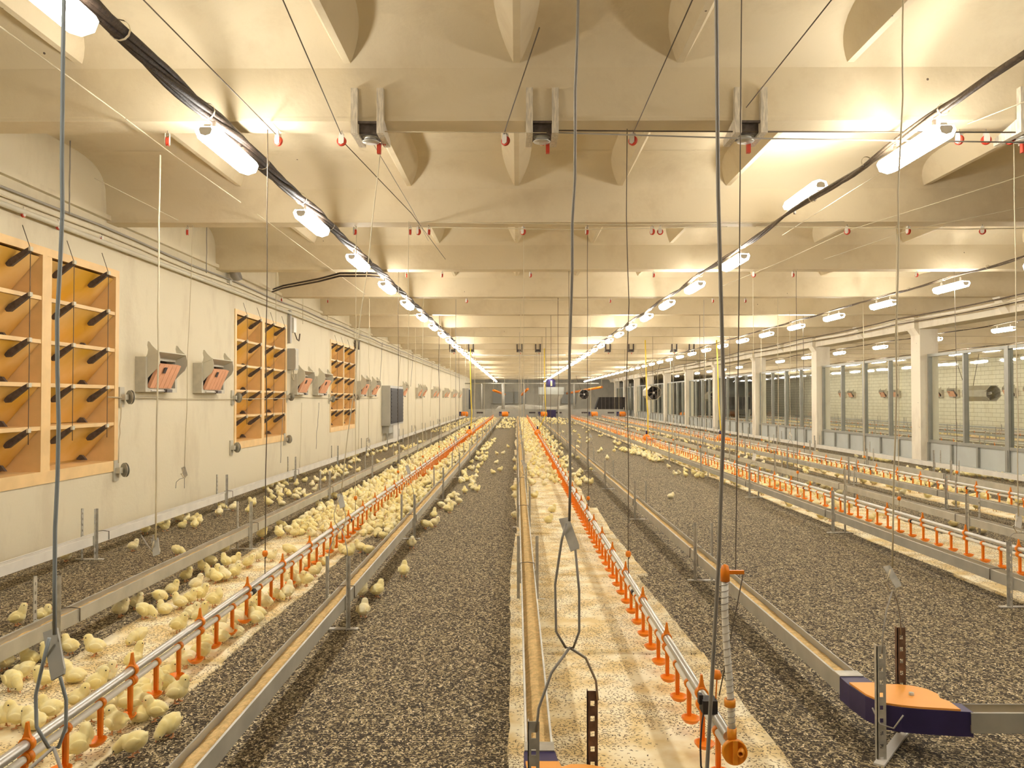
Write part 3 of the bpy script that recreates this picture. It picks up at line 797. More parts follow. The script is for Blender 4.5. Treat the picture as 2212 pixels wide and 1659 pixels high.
MB().use('white_pvc').tube(hp, .0125, 12).build('hose', t)
co = MB().use('wire_grey'); pts = []
for i in range(401):
    u = i / 400 * (len(hp) - 1); a = min(int(u), len(hp) - 2); q = Vector(hp[a]).lerp(Vector(hp[a + 1]), u - a)
    w = i * 2 * math.pi / 18
    pts.append(q + Vector((math.cos(w) * .0132, math.sin(w) * .0132, 0)))
co.tube(pts, .0014, 4); co.build('coil', t)
MB().use('orange_plastic').lathe([(.0, .80), (.017, .80), (.0165, .835), (.012, .855), (0, .86)], 12, Matrix.Translation((-.012, .01, 0))).box((-.012, .004, .825), (.055, .016, .838)).build('top_clip', t)
MB().use('amber_plastic').lathe([(.014, .40), (.020, .40), (.020, .425), (.014, .425), (.014, .40)], 14, Matrix.Translation((.0, .0, -.04))).build('collar', t)
t2 = thing('cord_tensioner', 'black cord tensioner block with loose black cord behind the amber end piece', 'tensioner', (DR['B'] - .03, 3.02, .262))
MB().use('black_rubber').box((-.025, -.03, 0), (.03, .03, .05)).box((-.035, -.01, .03), (-.02, .02, .065)).build('block', t2)
MB().use('black_rubber').tube([(-.02, -.02, .01), (-.035, -.05, -.03), (-.05, -.09, -.09), (-.055, -.12, -.15), (-.05, -.13, -.165)], .0035, 6).build('loose_cord', t2)
MB().use('orange_plastic').lathe([(0, .10), (.016, .105), (.018, .12), (.012, .135), (0, .137)], 12, Matrix.Translation((.035, 0, .02))).tube([(.03, 0, .04), (.035, 0, .125)], .003, 5).build('ball', t2)

# ------------------------------------------------------------------ paper sheets under the drinker lines
def sheet(X0, X1, ya, yb, lab, group, z=.003, seed=0):
    r = random.Random(seed)
    nx, ny = 14, max(6, int((yb - ya) / .12)); v = []
    e0 = [r.uniform(-.03, .03), r.uniform(-.06, .06)]; e1 = [r.uniform(-.05, .05), r.uniform(-.10, .10)]
    for j in range(ny + 1):
        s = j / ny
        a = X0 + e0[0] + e0[1] * (s - .5) + .012 * noise.noise(Vector((X0, (ya + s * 2) * 5, seed))); b = X1 + e1[0] + e1[1] * (s - .5) + .02 * noise.noise(Vector((X1, (ya + s * 2) * 6, seed)))
        for i in range(nx + 1):
            u = i / nx
            x = a + (b - a) * u; y = ya + (yb - ya) * s
            edge = max(0, abs(u - .5) * 2 - .8) * 5
            zz = z + .004 * (1 + noise.noise(Vector((x * 5, y * 5, seed)))) + .008 * edge * abs(noise.noise(Vector((y * 3, u * 2, seed))))
            if j in (0, ny): zz += .003
            v.append((x, y, zz))
    f = [(j * (nx + 1) + i, j * (nx + 1) + i + 1, (j + 1) * (nx + 1) + i + 1, (j + 1) * (nx + 1) + i) for j in range(ny) for i in range(nx)]
    n0 = len(v); w = nx + 1
    v += [(p[0], p[1], 0.0005) for p in v]
    rim = [i for i in range(nx + 1)] + [j * w + nx for j in range(1, ny + 1)] + [ny * w + i for i in range(nx - 1, -1, -1)] + [j * w for j in range(ny - 1, 0, -1)]
    f += [(rim[i], rim[(i + 1) % len(rim)], n0 + rim[(i + 1) % len(rim)], n0 + rim[i]) for i in range(len(rim))]
    o = MB().use('paper').add(v, f, True).build('paper_sheet')
    return tag(o, lab, 'paper sheet', group)
PL = {'A': (-2.50, -1.56, 'crowded drinker line'), 'B': (-.03, 1.03, 'centre drinker line'), 'C': (3.60, 4.58, 'drinker line past the wide aisle'), 'D': (5.92, 6.86, 'last drinker line before the glazing')}
for kx, (a, b, nm) in PL.items():
    y = 2.5 if kx != 'A' else 2.3; i = 0
    while y < 59:
        y2 = y + 1.98
        sh = -.12 if kx == 'A' and i == 0 else 0
        sheet(a + sh, b + sh, y, min(y2 + .03, 59.5), f'husk-strewn paper sheet under the {nm}, {ORD[i]} along', f'paper sheets under the {nm}', .002 + .0015 * (i % 2), ord(kx) * 100 + i)
        y = y2; i += 1
# ------------------------------------------------------------------ cords, pulleys, winches
def rope(name, pts, r, mt, lab, cat='cord', group=None, seg=6, parent=None):
    if parent is None and len(lab.split()) > 15: print('LONG', lab)
    o = MB().use(mt).tube(pts, r, seg).build(name, parent)
    return o if parent is not None else tag(o, lab, cat, group)
def wob(p, q, n=10, a=.01, seed=0):
    p, q = Vector(p), Vector(q)
    return [p.lerp(q, i / n) + Vector((a * noise.noise(Vector((i * .45, seed, 1))), a * noise.noise(Vector((i * .45, seed, 7))), 0)) * math.sin(math.pi * i / n) for i in range(n + 1)]
def make_pulley():
    t = thing('pulley', '', 'pulley', (0, 0, 0), 'red pulleys under the ceiling')
    RX = Matrix.Translation((0, 0, -.075)) @ Matrix.Rotation(math.pi / 2, 4, 'Y')
    MB().use('red_wheel').lathe([(0, -.010), (.030, -.010), (.033, -.007), (.024, 0), (.033, .007), (.030, .010), (0, .010)], 18, RX).build('wheel', t)
    c = MB().use('white_metal')
    for s in (-1, 1): c.prism([(-.012, -.02), (.012, -.02), (.02, -.06), (.018, -.09), (0, -.10), (-.018, -.09), (-.02, -.06)], s * .014 - .002, s * .014 + .002, 'x')
    c.build('cheek', t)
    MB().use('wire_grey').tube([(0, 0, 0), (0, 0, -.01), (.012, 0, -.022), (0, 0, -.035), (-.01, 0, -.025)], .003, 6).build('hook', t)
    return t
PU0 = make_pulley(); pu_used = False
def pulley(x, y, lab, rz=0.0, z=3.30, s=1.0):
    global pu_used
    q = copy_tree(PU0) if pu_used else PU0; pu_used = True
    q.location = (x, y, z); q.rotation_euler = (0, 0, rz); q.scale = (s, s, s); q['label'] = lab
    return q
# pulleys measured on the beams
BY = {1: 5.38, 2: 8.33, 3: 11.32, 4: 14.32}
PUL = [(362, 300, 1, .3, 'white-cheeked red pulley on the first beam holding the white cord'), (601, 292, 1, 1.2, 'red pulley on the first beam just past the first lamp'), (738, 292, 1, 1.5, 'tilted red pulley on the first beam before the weathered winch'),
       (830, 297, 1, .2, 'red pulley on the first beam under the weathered winch'), (1092, 293, 1, 1.0, 'red pulley on the first beam between two winches'), (1172, 298, 1, .2, 'red pulley on the first beam below the centre winch'), (1367, 292, 1, .9, 'red pulley on the first beam between centre winch and dark winch'),
       (2072, 290, 1, .4, 'white-hooked red pulley beside the glowing lamp over the wide aisle'), (2130, 284, 1, 1.4, 'red pulley lying flat past the lamp over the wide aisle'), (2182, 304, 1, .6, 'red pulley beside the winch cut by the photo edge'),
       (405, 474, 2, .3, 'red pulley on the second beam near the panelled wall'), (886, 461, 2, .2, 'first of three red pulleys bunched on the second beam'), (904, 468, 2, .8, 'middle of three red pulleys bunched on the second beam'), (926, 475, 2, .4, 'last of three red pulleys bunched on the second beam'),
       (767, 497, 2, .5, 'small red pulley on the second beam beside the lamp string'), (1130, 496, 2, .9, 'red pulley on the second beam above the centre trough'), (1268, 500, 2, .2, 'red pulley on the second beam with a cord to the centre drinkers'), (1409, 475, 2, .6, 'red pulley on the second beam with crossed hooks'), (1426, 462, 2, 1.3, 'tilted red pulley on the second beam behind the crossed hooks'),
       (1830, 497, 2, .7, 'red pulley on the second beam past the bright ceiling patch'), (1962, 497, 2, .2, 'small red pulley on the second beam by the vertical pale cord'), (2122, 468, 2, .9, 'red pulley with tangled hook on the second beam'),
       (878, 590, 3, .2, 'red pulley on the third beam by the lamp string'), (955, 588, 3, .3, 'red pulley on the third beam before the centre'), (1146, 591, 3, .5, 'red pulley on the third beam above the centre trough'), (1412, 590, 3, .2, 'red pulley on the third beam above the wide aisle edge'), (1628, 592, 3, .9, 'red pulley on the third beam with a slanted cord'), (1713, 590, 3, .2, 'small red pulley on the third beam past the slanted cord'), (1980, 587, 3, .3, 'red pulley on the third beam by the glazing'),
       (708, 640, 4, .2, 'red pulley on the fourth beam near the wall'), (1008, 648, 4, .9, 'red pulley on the fourth beam beside the lamps'), (1318, 641, 4, .3, 'red pulley on the fourth beam above the wide aisle'), (1540, 645, 4, .2, 'red pulley on the fourth beam past the wide aisle'), (1610, 645, 4, .2, 'small red pulley on the fourth beam by the last drinkers')]
for px, py, b, rz, lab in PUL:
    q = at(px, py, Y=BY[b]); pulley(q.x, q.y, lab, rz, 3.30, 1.0 if b < 3 else .9)
for (px, py, lab) in ((65, 463, 'first red wall pulley over the biggest panel'), (139, 490, 'second red wall pulley over the biggest panel'), (232, 520, 'third red wall pulley over the biggest panel'), (616, 648, 'red wall pulley over the second panel')):
    q = at(px, py, X=XL + .12); pulley(XL + .06, q.y, lab, 0, q.z + .07, .9)

# winches under the first beam
def winch(x, lab, tilt, kind='wood_grey', y=5.31):
    t = thing('ceiling_winch', lab, 'winch', (x, y, 3.30), 'winches on the ceiling beams')
    for s in (-1, 1):
        m = MB().use(kind)
        m.box((s * .085 - .022, -.17, -.10), (s * .085 + .022, -.125, .20))
        m.prism([(-.125, .0), (-.125, -.10), (.13, -.10), (.13, -.055)], s * .085 - .022, s * .085 + .022, 'x')
        m.build('upright', t)
    MB().use('winch_drum').box((-.063, -.155, -.03), (.063, -.135, -.015)).build('crossbar', t)
    MB().use('winch_drum').box((-.063, -.11, -.085), (.063, .06, -.005)).build('gearbox', t)
    MB().use('galvanised').lathe([(0, -.02), (.055, -.02), (.058, -.014), (.045, -.008), (.045, .008), (.058, .014), (.055, .02), (0, .02)], 22, Matrix.Translation((.0, -.03, -.098))).build('reel', t)
    MB().use('red_wheel').box((.03, .03, -.17), (.055, .06, -.10)).build('guide_wheel', t)
    return t
for px, lab, k in ((803, 'weathered grey winch on the first beam beside the slanting rib', 'wood_grey'), (1170, 'weathered grey winch on the first beam above the centre trough', 'wood_grey'), (1607, 'weathered winch on the first beam behind the dark vertical cord', 'wood_grey'), (2205, 'winch on the first beam cut off by the photo edge', 'wood_grey')):
    q = at(px, 262, Y=5.31); winch(q.x, lab, 0, k)
far_w = [(1122, 758), (1162, 756), (978, 762), (1018, 757), (1312, 757), (1362, 757), (1455, 757), (1492, 750)]
for i, (px, py) in enumerate(far_w):
    q = at(px, py, Y=29.33 + .0); winch(q.x, f'small dark far winch on a distant beam, {ORD[i]} counted from the panelled wall' , 0, 'winch_drum', 29.32)

# suspension cords of the drinker lines: cord, orange ball and pull hook
def drop(X, Y, lab, group, mt='wire_dark', r=.0035, dx=0.0, dy=0.0, top=3.30):
    t = thing('suspension_wire', lab, 'cord', (X, Y, .262), group)
    rope('cord', wob((0, 0, .05), (dx, dy, top - .262), 10, .02, X * 7 + Y), r, mt, '', parent=t)
    MB().use('orange_plastic').lathe([(0, .055), (.014, .06), (.02, .075), (.018, .092), (.008, .10), (0, .10)], 10, Matrix.Translation((0, 0, .06))).build('ball', t)
    MB().use('wire_dark').tube([(0, 0, 0), (0, 0, .10), (.01, 0, .12)], .003, 5).build('hook', t)
nmD = {'A': 'crowded drinker line', 'B': 'centre drinker line', 'C': 'drinker line past the wide aisle', 'D': 'last drinker line'}
for kx in 'ABCD':
    for i in range(10):
        Y = 5.36 + 3.0 * i
        drop(DR[kx], Y, f'orange-balled cord holding the {nmD[kx]}, {ORD[i]} along', f'suspension cords of the {nmD[kx]}', 'wire_dark' if (kx in 'B' or i % 2 == 0) else 'wire_pale', .0035 if Y < 12 else .005)

# trough hangers: cord, slotted plate, wires to the legs
def hanger(X, Y, ztop, zplate, zknot, lab, mt, r, top=None, spread=.085, tilt=.35, pw=.05, ph=.13, legs=None, dark=False, group='trough suspension cords', pm=None):
    t = thing('trough_hanger', lab, 'suspension cable', (X, Y, .40), group)
    B = Vector((X, Y, .40))
    tp = Vector(top) - B if top else Vector((0, 0, ztop - .40))
    zp, zk = zplate - .40, zknot - .40
    rope('cable', wob((0, 0, zp + ph * .35), tp, 12, .015, X + Y), r, mt, '', parent=t)
    MP = Matrix.Translation((0, 0, zp)) @ Matrix.Rotation(-tilt, 4, 'Y') @ Matrix.Rotation(-.45, 4, 'X')
    MB().use(pm or ('cabinet_grey' if not dark else 'leg_steel')).prism([(-pw / 2, -ph / 2), (pw / 2 * .8, -ph / 2), (pw / 2, -ph / 2 + .012), (pw / 2, ph / 2 * .9), (-pw / 2, ph / 2)], -.003, .003, 'y', MP).build('tension_plate', t)
    lo = MB().use(mt)
    lo.tube([(-.01, -.006, zp + ph * .3), (-.025, -.006, zp - ph * .2), (-.045, 0, zp * .55 + zk * .45), (-.042, 0, zk + .05), (-.012, 0, zk), (.012, 0, zk), (.030, 0, zk + .05), (.030, 0, zp * .5 + zk * .5), (.018, -.006, zp - ph * .45)], r * .9, 6)
    lo.build('loop', t)
    for (lx, ly) in (legs or ((-spread, 0), (spread, 0))):
        s = 1 if lx > 0 else -1
        MB().use('wire_grey').tube([(0, 0, zk), (lx * .55, ly * .55, (zk + .06) * .55 + .02), (lx * .93, ly * .93, .10), (lx, ly, .03)], r * .9, 6).build('bridle', t)
    return t
# the three big ones near the viewer
hanger(.165, 2.47, 3.30, 1.03, .675, 'grey suspension cable with dark plate and bridle over the centre trough corner', 'wire_grey', .0048, top=at(1249, 0, Y=2.32), tilt=.35, pw=.032, ph=.11, legs=((-.105, -.037), (.11, .22)), dark=True)
hanger(-1.13, 1.93, 3.30, .83, .60, 'blue-grey suspension cable with slotted plate among the chicks at the photo corner', 'wire_blue', .0048, top=at(138, 0, Y=1.9), tilt=.5, pw=.038, ph=.125, legs=((-.05, -.31), (.10, -.10)))
hanger(1.55, 3.27, 3.30, .72, .66, 'pale suspension cable with small brown plate over the orange and navy corner box', 'wire_pale', .0035, top=at(1951, 0, Y=3.15), tilt=.4, pw=.028, ph=.095, legs=((-.085, -.085), (.115, .17)), dark=True)
nmT = {1: 'white trough by the panelled wall', 2: 'trough beside the wall trough', 3: 'trough by the empty aisle', 4: 'centre trough', 5: 'trough that ends in the corner box', 6: 'trough across the wide aisle', 7: 'trough past the wide aisle drinkers', 8: 'second trough before the glazing', 9: 'trough by the last drinkers'}
hanger(-2.52, 5.5, 3.30, .42, .36, 'white cord with small plate hanging low over the trough beside the wall trough', 'wire_pale', .006, top=at(346, 335, Y=5.42), legs=((-.11, .0), (-.02, .0)))
hanger(-3.80, 9.0, 3.30, .62, .55, 'pale wall-side cord with dark tilted plate over the white wall trough', 'wire_pale', .004, top=(-3.45, 8.33, 3.30), tilt=.5, dark=True, legs=((-.10, 0), (.0, 0)))
hanger(TR[6], 5.51, 3.30, .60, .52, 'thin cord with white plate over the trough across the aisle, by its first legs', 'wire_pale', .0035, tilt=-.4, pw=.045, ph=.10, legs=((-.06, 0), (.06, 0)), pm='white_metal')
hanger(TR[6], 11.61, 3.30, .60, .52, 'thin cord with white plate over the trough across the aisle, by its third legs', 'wire_pale', .0035, tilt=-.3, pw=.05, ph=.12, legs=((-.06, 0), (.06, 0)), pm='white_metal')
LEG0 = {3: (4.96, 3.2), 4: (5.7, 3.2), 5: (6.3, 3.2), 2: (4.4, 3.2), 6: (5.51, 3.05), 7: (5.2, 3.05), 8: (7.4, 3.05)}
for n, (l0, st) in LEG0.items():
    cnt = 0
    for i in range(1, 9, 2):
        Y = l0 + st * i
        if Y > 30 or (n == 2 and i == 1) or (n >= 5 and i % 4 != 3): continue
        hanger(TR[n], Y, 3.30, .72, .60, f'cord with plate over the {nmT[n]}, {ORD[cnt]} along', 'wire_pale' if (n + i) % 3 else 'wire_grey', .0035 if Y < 12 else .005, legs=((-.06, 0), (.06, 0)), ph=.10, pw=.035, tilt=.4, dark=(n % 2 == 0))
        cnt += 1
hanger(-1.125, 5.05, 3.30, .80, .62, 'thin cord from the weathered winch down to the trough by the empty aisle', 'wire_pale', .0035, top=(-.93, 5.38, 3.22), ph=.10, pw=.035, legs=((-.06, -.08), (.06, -.08)), group='winch cords')

# the thick dark cable close to the viewer, the dark cord to the drinker end
a, b, c = at(1547, -40, Y=1.62), at(1564, 880, Y=1.62), at(1525, 1700, Y=1.62)
rope('steel_cable', [(a + (a - b) * 1.2), a, a.lerp(b, .5) + Vector((-.004, 0, 0)), b, b.lerp(c, .4) + Vector((.004, 0, 0)), c, Vector((c.x - .02, c.y, .0))], .0042, 'wire_grey', 'thick grey cable close in front of the centre aisle, sharpest bend halfway', 'cable')
q0, q1 = at(1602, -30, Y=2.95), at(1589, 1240, Y=2.90)
rope('black_wire', [(q0.x, q0.y, 3.3 + .58), q0, at(1597, 600, Y=2.92), q1, (DR['B'] + .055, 2.84, .82), (DR['B'] + .008, 3.0, .33)], .0022, 'wire_dark', 'black cord dropping past the winch to the breather hose clip', 'cord')
# cords strung under the ceiling
Z3 = 3.27
def strung(pxs, lab, mt='wire_dark', r=.0035, Z=Z3):
    pts = [at(px, py, Z=Z) if not isinstance(px, Vector) else px for px, py in pxs]
    return rope('ceiling_wire', pts, r, mt, lab, 'cord', 'cords strung under the ceiling')
strung([(305, -5), (596, 290)], 'dark cord slanting from the photo top to the pulley past the first lamp')
strung([(609, -5), (737, 290)], 'thin cord slanting from the photo top to the tilted pulley')
strung([(1500, -10), (1366, 292)], 'dark cord slanting from the photo top to the pulley before the dark winch')
strung([(1800, -5), (1612, 232)], 'thin cord slanting from the photo top to the winch behind the dark cord')
strung([(1165, 60), (1088, 290)], 'thin cord slanting down to the pulley between two winches')
strung([(-10, 50), (270, 255)], 'pale cord along the wall side at the photo top corner', 'wire_pale', .004)
strung([(272, 257), (375, 335), (520, 437)], 'pale cord along the wall side behind the first beam', 'wire_pale', .004)
strung([(555, 462), (700, 570), (790, 636)], 'pale cord along the wall side behind the second beam', 'wire_pale', .004)
strung([(205, 385), (385, 476)], 'pale cord from the wall corner to the second beam', 'wire_pale', .004)
strung([(735, 300), (888, 460), (962, 560)], 'cord from the tilted pulley to the bunched pulleys', 'wire_dark', .0035)
strung([(800, 300), (890, 452), (925, 520)], 'thin cord from the weathered winch to the bunched pulleys', 'wire_grey', .003)
strung([(2090, 268), (2225, 215)], 'pale cord rising past the lamp towards the photo edge', 'wire_pale', .004)
strung([(2010, 308), (1830, 418), (1690, 508)], 'pale cord from the lamp over the wide aisle back to the second beam', 'wire_pale', .0035)
strung([(2225, 375), (1835, 497), (1700, 560), (1560, 618)], 'long pale cord slanting past the red pulleys by the wide aisle', 'wire_pale', .004)
strung([(2225, 445), (1965, 497), (1780, 560)], 'long pale cord slanting by the glazing side', 'wire_pale', .0035)
for dz, lab, mt in ((0, 'dark cord along the first beam between the winches', 'wire_dark'), (-.07, 'lower cord along the first beam between the winches', 'wire_grey')):
    rope('beam_wire', [(.25, 5.20, 3.235 + dz * .2), (1.4, 5.2, 3.225 + dz * .6), (3.6, 5.2, 3.215 + dz)], .005, mt, lab, 'cord', 'cords along the first beam')
rope('beam_wire', [(-.9, 5.2, 3.23), (.2, 5.2, 3.22)], .003, 'wire_pale', 'pale cord along the first beam before the centre winch', 'cord', 'cords along the first beam')
for i, (xa, xb, yb, z) in enumerate(((-1.0, 2.2, 8.2, 3.25), (-1.0, 3.4, 8.15, 3.29), (2.5, 6.8, 8.2, 3.25), (-.6, 1.6, 14.2, 3.26), (-2.0, 2.0, 32.2, 3.26), (1.0, 8.0, 44.2, 3.0))):
    rope('beam_wire', [(xa, yb, z), ((xa + xb) / 2, yb, z - .03), (xb, yb, z)], .005 if yb < 20 else .02, 'wire_pale' if yb < 20 else 'white_metal', f'thin cord strung sideways below a further beam, {ORD[i]} counting away', 'cord', 'cords below further beams')
# wall cords hanging by the panels, cords along the wall
for i, (px, y0, y1) in enumerate(((150, 290, 462), (446, 470, 590), (654, 560, 700), (596, 300, 700), (708, 650, 690), (765, 680, 740))):
    q = at(px, y1, X=XL + .10)
    rope('wall_wire', wob((q.x, q.y, q.z), (q.x, q.y, ZC), 8, .01, i), .006, 'wire_grey' if i < 2 else 'wire_pale', f'thin cord hanging by the top of the panelled wall, {ORD[i]} along it', 'cord', 'cords on the panelled wall')
for i, (px, y0, y1) in enumerate(((262, 872, 1000), (612, 860, 1000), (652, 870, 1080), (689, 870, 970), (779, 680, 1030), (826, 740, 838), (866, 760, 835), (893, 760, 835), (935, 740, 900))):
    p0, p1 = at(px, y0, X=XL + .04), at(px - 6, y1, X=XL + .05)
    rope('wall_wire', wob(p0, p1, 8, .03, i + 40), .006 if i < 4 else .009, 'wire_grey' if i % 2 else 'wire_pale', f'thin cord hanging down the lower panelled wall, {ORD[i]} along it', 'cord', 'cords on the lower panelled wall')
# crack lines of old cable by the second panel: loose cords of the inlets
# yellow water hoses and regulators
def yhose(px0, py0, px1, py1, kx, lab, lab2, Y=28.5):
    X = DR[kx]
    t0 = at(px0, py0, Y=Y)
    rope('water_hose', [(t0.x, Y + .1, 3.29), (t0.x, Y, 2.6), (t0.x + .03, Y, 1.4), (t0.x + .06, Y, .95), (t0.x * .6 + X * .4 + .05, Y, .66), (X + .04, Y, .36)], .020, 'yellow_hose', lab, 'hose', 'yellow water hoses')
    t = thing('pressure_regulator', lab2, 'regulator', (X, Y, .15), 'orange pressure regulators')
    MB().use('orange_plastic').lathe([(0, .0), (.10, .02), (.13, .08), (.10, .15), (.05, .20), (0, .22)], 14).build('body', t)
    MB().use('orange_plastic').tube([(.0, -1.2, .1), (0, -.1, .1)], .045, 8).build('inlet_tube', t)
    MB().use('navy_plastic').tube([(.0, 0, .2), (0, 0, .32)], .03, 8).build('valve', t)
yhose(1016, 780, 1003, 930, 'A', 'yellow hose dropping to the crowded drinker line', 'orange pressure regulator halfway down the crowded drinker line')
yhose(1176, 780, 1170, 925, 'B', 'yellow hose dropping to the centre drinker line', 'orange pressure regulator halfway down the centre drinker line')
yhose(1395, 760, 1386, 950, 'C', 'yellow hose dropping to the drinker line past the wide aisle', 'orange pressure regulator on the drinker line past the wide aisle', 24.5)
yhose(1550, 800, 1545, 930, 'D', 'yellow hose dropping to the last drinker line before the glazing', 'orange pressure regulator on the last drinker line', 24.5)
# long brown and white cables along the girder by the glazing
for i, (z, x, r, mt, lab) in enumerate(((3.27, XR - .25, .014, 'cable_brown', 'brown cable run along the beams by the girder'), (3.16, XR - .18, .011, 'cable_brown', 'second brown cable run below it by the girder'), (3.22, XR - .33, .012, 'wire_pale', 'pale looping cable along the girder'))):
    pts = [(x + .03 * noise.noise(Vector((y * .6, i, 0))), y, z - (.10 if i == 2 else .03) * abs(math.sin(y * math.pi / 6))) for y in [6 + .5 * k for k in range(100)]]
    rope('girder_cable', pts, r, mt, lab, 'cable', 'cables along the girder')
rope('ceiling_pipe', [(2.0, 35.0, 3.22), (XR, 35.0, 3.16)], .03, 'wire_pale', 'thin pale pipe crossing below the far ceiling over the wide aisle', 'pipe')
# ------------------------------------------------------------------ the far end of the hall
t = thing('barrier_wall', 'low grey barrier across the far end of the pens', 'barrier', (-3.9, 61.0, 0))
for i in range(6):
    MB().use('cabinet_grey').box((i * 2.03, 0, 0), (i * 2.03 + 2.0, .12, .66)).build('board', t)
    MB().use('lever_black').box((i * 2.03 + .8, -.02, .34), (i * 2.03 + 1.3, 0, .46)).build('handle_slot', t)
for i in range(7): MB().use('leg_steel').box((i * 2.03 - .03, -.05, 0), (i * 2.03 + .03, .0, .80)).build('post', t)
mot = [(1004, 899), (1091, 897), (1175, 898), (1284, 898), (1345, 897)]
for i, (px, py) in enumerate(mot):
    q = at(px, py, Y=59.1)
    t = thing('drive_motor', f'orange feed drive motor at the far barrier, {ORD[i]} from the panelled wall', 'motor', (q.x, 59.1, 0), 'feed drive motors')
    MB().use('orange_plastic').lathe([(0, -.28), (.15, -.27), (.19, -.18), (.19, .16), (.14, .24), (0, .26)], 14, Matrix.Translation((0, 0, .32)) @ Matrix.Rotation(math.pi / 2, 4, 'Y')).build('motor', t)
    MB().use('navy_plastic').box((-.45, -.16, .18), (-.26, .16, .50)).build('gearbox', t)
    MB().use('leg_steel').box((-.30, -.12, 0), (.25, .12, .14)).build('stand', t)
t = thing('feed_hopper', 'white topped grey feed hopper on steel legs at the far end', 'hopper', (2.62, 60.2, 0))
MB().use('low_panel').box((-.95, -.6, 1.80), (.95, .6, 2.36)).build('bin', t)
MB().use('cabinet_grey').add([(-.92, -.58, 1.80), (.92, -.58, 1.80), (.92, .58, 1.80), (-.92, .58, 1.80), (-.42, -.25, .86), (.42, -.25, .86), (.42, .25, .86), (-.42, .25, .86)], [(0, 1, 5, 4), (1, 2, 6, 5), (2, 3, 7, 6), (3, 0, 4, 7), (4, 5, 6, 7), (0, 3, 2, 1)]).build('funnel', t)
for sx in (-1, 1):
    for sy in (-1, 1): MB().use('galvanised').box((sx * .58 - .04, sy * .5 - .04, 0), (sx * .58 + .04, sy * .5 + .04, 1.80)).build('leg', t)
MB().use('galvanised').box((-.62, -.56, .72), (.62, -.50, .80)).build('crossbar', t)
MB().use('navy_plastic').box((-.36, -.46, .05), (.36, .0, .62)).build('auger_boot', t)
MB().use('navy_plastic').lathe([(0, 2.36), (.34, 2.36), (.37, 2.45), (.37, 2.85), (.25, 2.98), (0, 3.0)], 18).build('filler_cap', t)
MB().use('feed').box((-.05, -.395, 2.45), (.08, -.36, 2.85)).build('sight_strip', t)
t = thing('pipe_frame', 'thin steel pipe frame spanning the far end above the barrier', 'frame', (-4.1, 62.2, 0))
MB().use('leg_steel').tube([(0, 0, 2.68), (10.6, 0, 2.68)], .05, 8).build('rail', t)
for px in (996, 1040, 1087, 1132, 1175, 1240, 1362):
    q = at(px, 850, Y=62.2)
    MB().use('leg_steel').tube([(q.x + 4.1, 0, 0), (q.x + 4.1, 0, 2.68)], .055 if px != 1087 else .12, 8).build('post', t)
me = []
m = MB().use('drab'); nx, ny = 26, 10; v = []
for j in range(ny + 1):
    for i in range(nx + 1):
        x = -2.4 + 7.6 * i / nx; y = 64.5 + 4.5 * j / ny
        e = min(1, min(i, nx - i) / 3) * min(1, min(j, ny - j) / 2.5)
        v.append((x, y, e * (.85 + .25 * noise.noise(Vector((x * .8, y * .6, 3))))))
f = [(j * (nx + 1) + i, j * (nx + 1) + i + 1, (j + 1) * (nx + 1) + i + 1, (j + 1) * (nx + 1) + i) for j in range(ny) for i in range(nx)]
tag(m.add(v, f, True).build('litter_heap'), 'grey heap of litter behind the far barrier', 'heap', kind='stuff')
for i, (xa, xb) in enumerate(((1064, 1088), (1090, 1109), (1111, 1136), (1212, 1244))):
    a, b = at(xa, 846, Y=74.9), at(xb, 872, Y=74.9)
    t = thing('fan_shutter', f'grey slatted fan shutter on the far end wall, {ORD[i]} from the panelled wall', 'shutter', (a.x, 74.95, b.z), 'fan shutters')
    W, H = b.x - a.x, a.z - b.z
    m = MB().use('mullion'); m.box((0, -.08, 0), (.06, .05, H)).box((W - .06, -.08, 0), (W, .05, H)).box((0, -.08, 0), (W, .05, .06)).box((0, -.08, H - .06), (W, .05, H)); m.build('frame', t)
    m = MB().use('shutter')
    for k in range(8): m.add([(.06, -.02, .06 + k * (H - .12) / 8), (W - .06, -.02, .06 + k * (H - .12) / 8), (W - .06, -.06, .055 + (k + 1) * (H - .12) / 8), (.06, -.06, .055 + (k + 1) * (H - .12) / 8)], [(0, 1, 2, 3)])
    m.build('slats', t)
# black bin behind the barrier
def bin_thing(x, y, lab, w=2.0, z0=.55, h=1.0):
    t = thing('black_bin', lab, 'bin', (x, y, 0), 'black bins')
    p = [(-w / 2 - .25, z0), (w / 2, z0), (w / 2 + .02, z0 + h), (-w / 2 + .1, z0 + h)]
    MB().use('bin_black').prism(p, 0, .9, 'y').build('bin', t)
    m = MB().use('lever_black')
    for k in range(7): m.box((-w / 2 + .25 + k * w / 7, -.02, z0 + .02), (-w / 2 + .29 + k * w / 7, 0, z0 + h))
    m.build('ribs', t)
    MB().use('leg_steel').box((-w / 2, .1, 0), (-w / 2 + .1, .8, z0)).build('leg', t); MB().use('leg_steel').box((w / 2 - .1, .1, 0), (w / 2, .8, z0)).build('leg', t)
q = at(1331, 870, Y=58.5); bin_thing(q.x, 61.3, 'big black slanted bin behind the far barrier', 2.1, .62, .98)
q = at(1592, 868, Y=58); bin_thing(q.x, 58, 'black hopper bin in the room behind the glazing', 2.0, .7, .9)
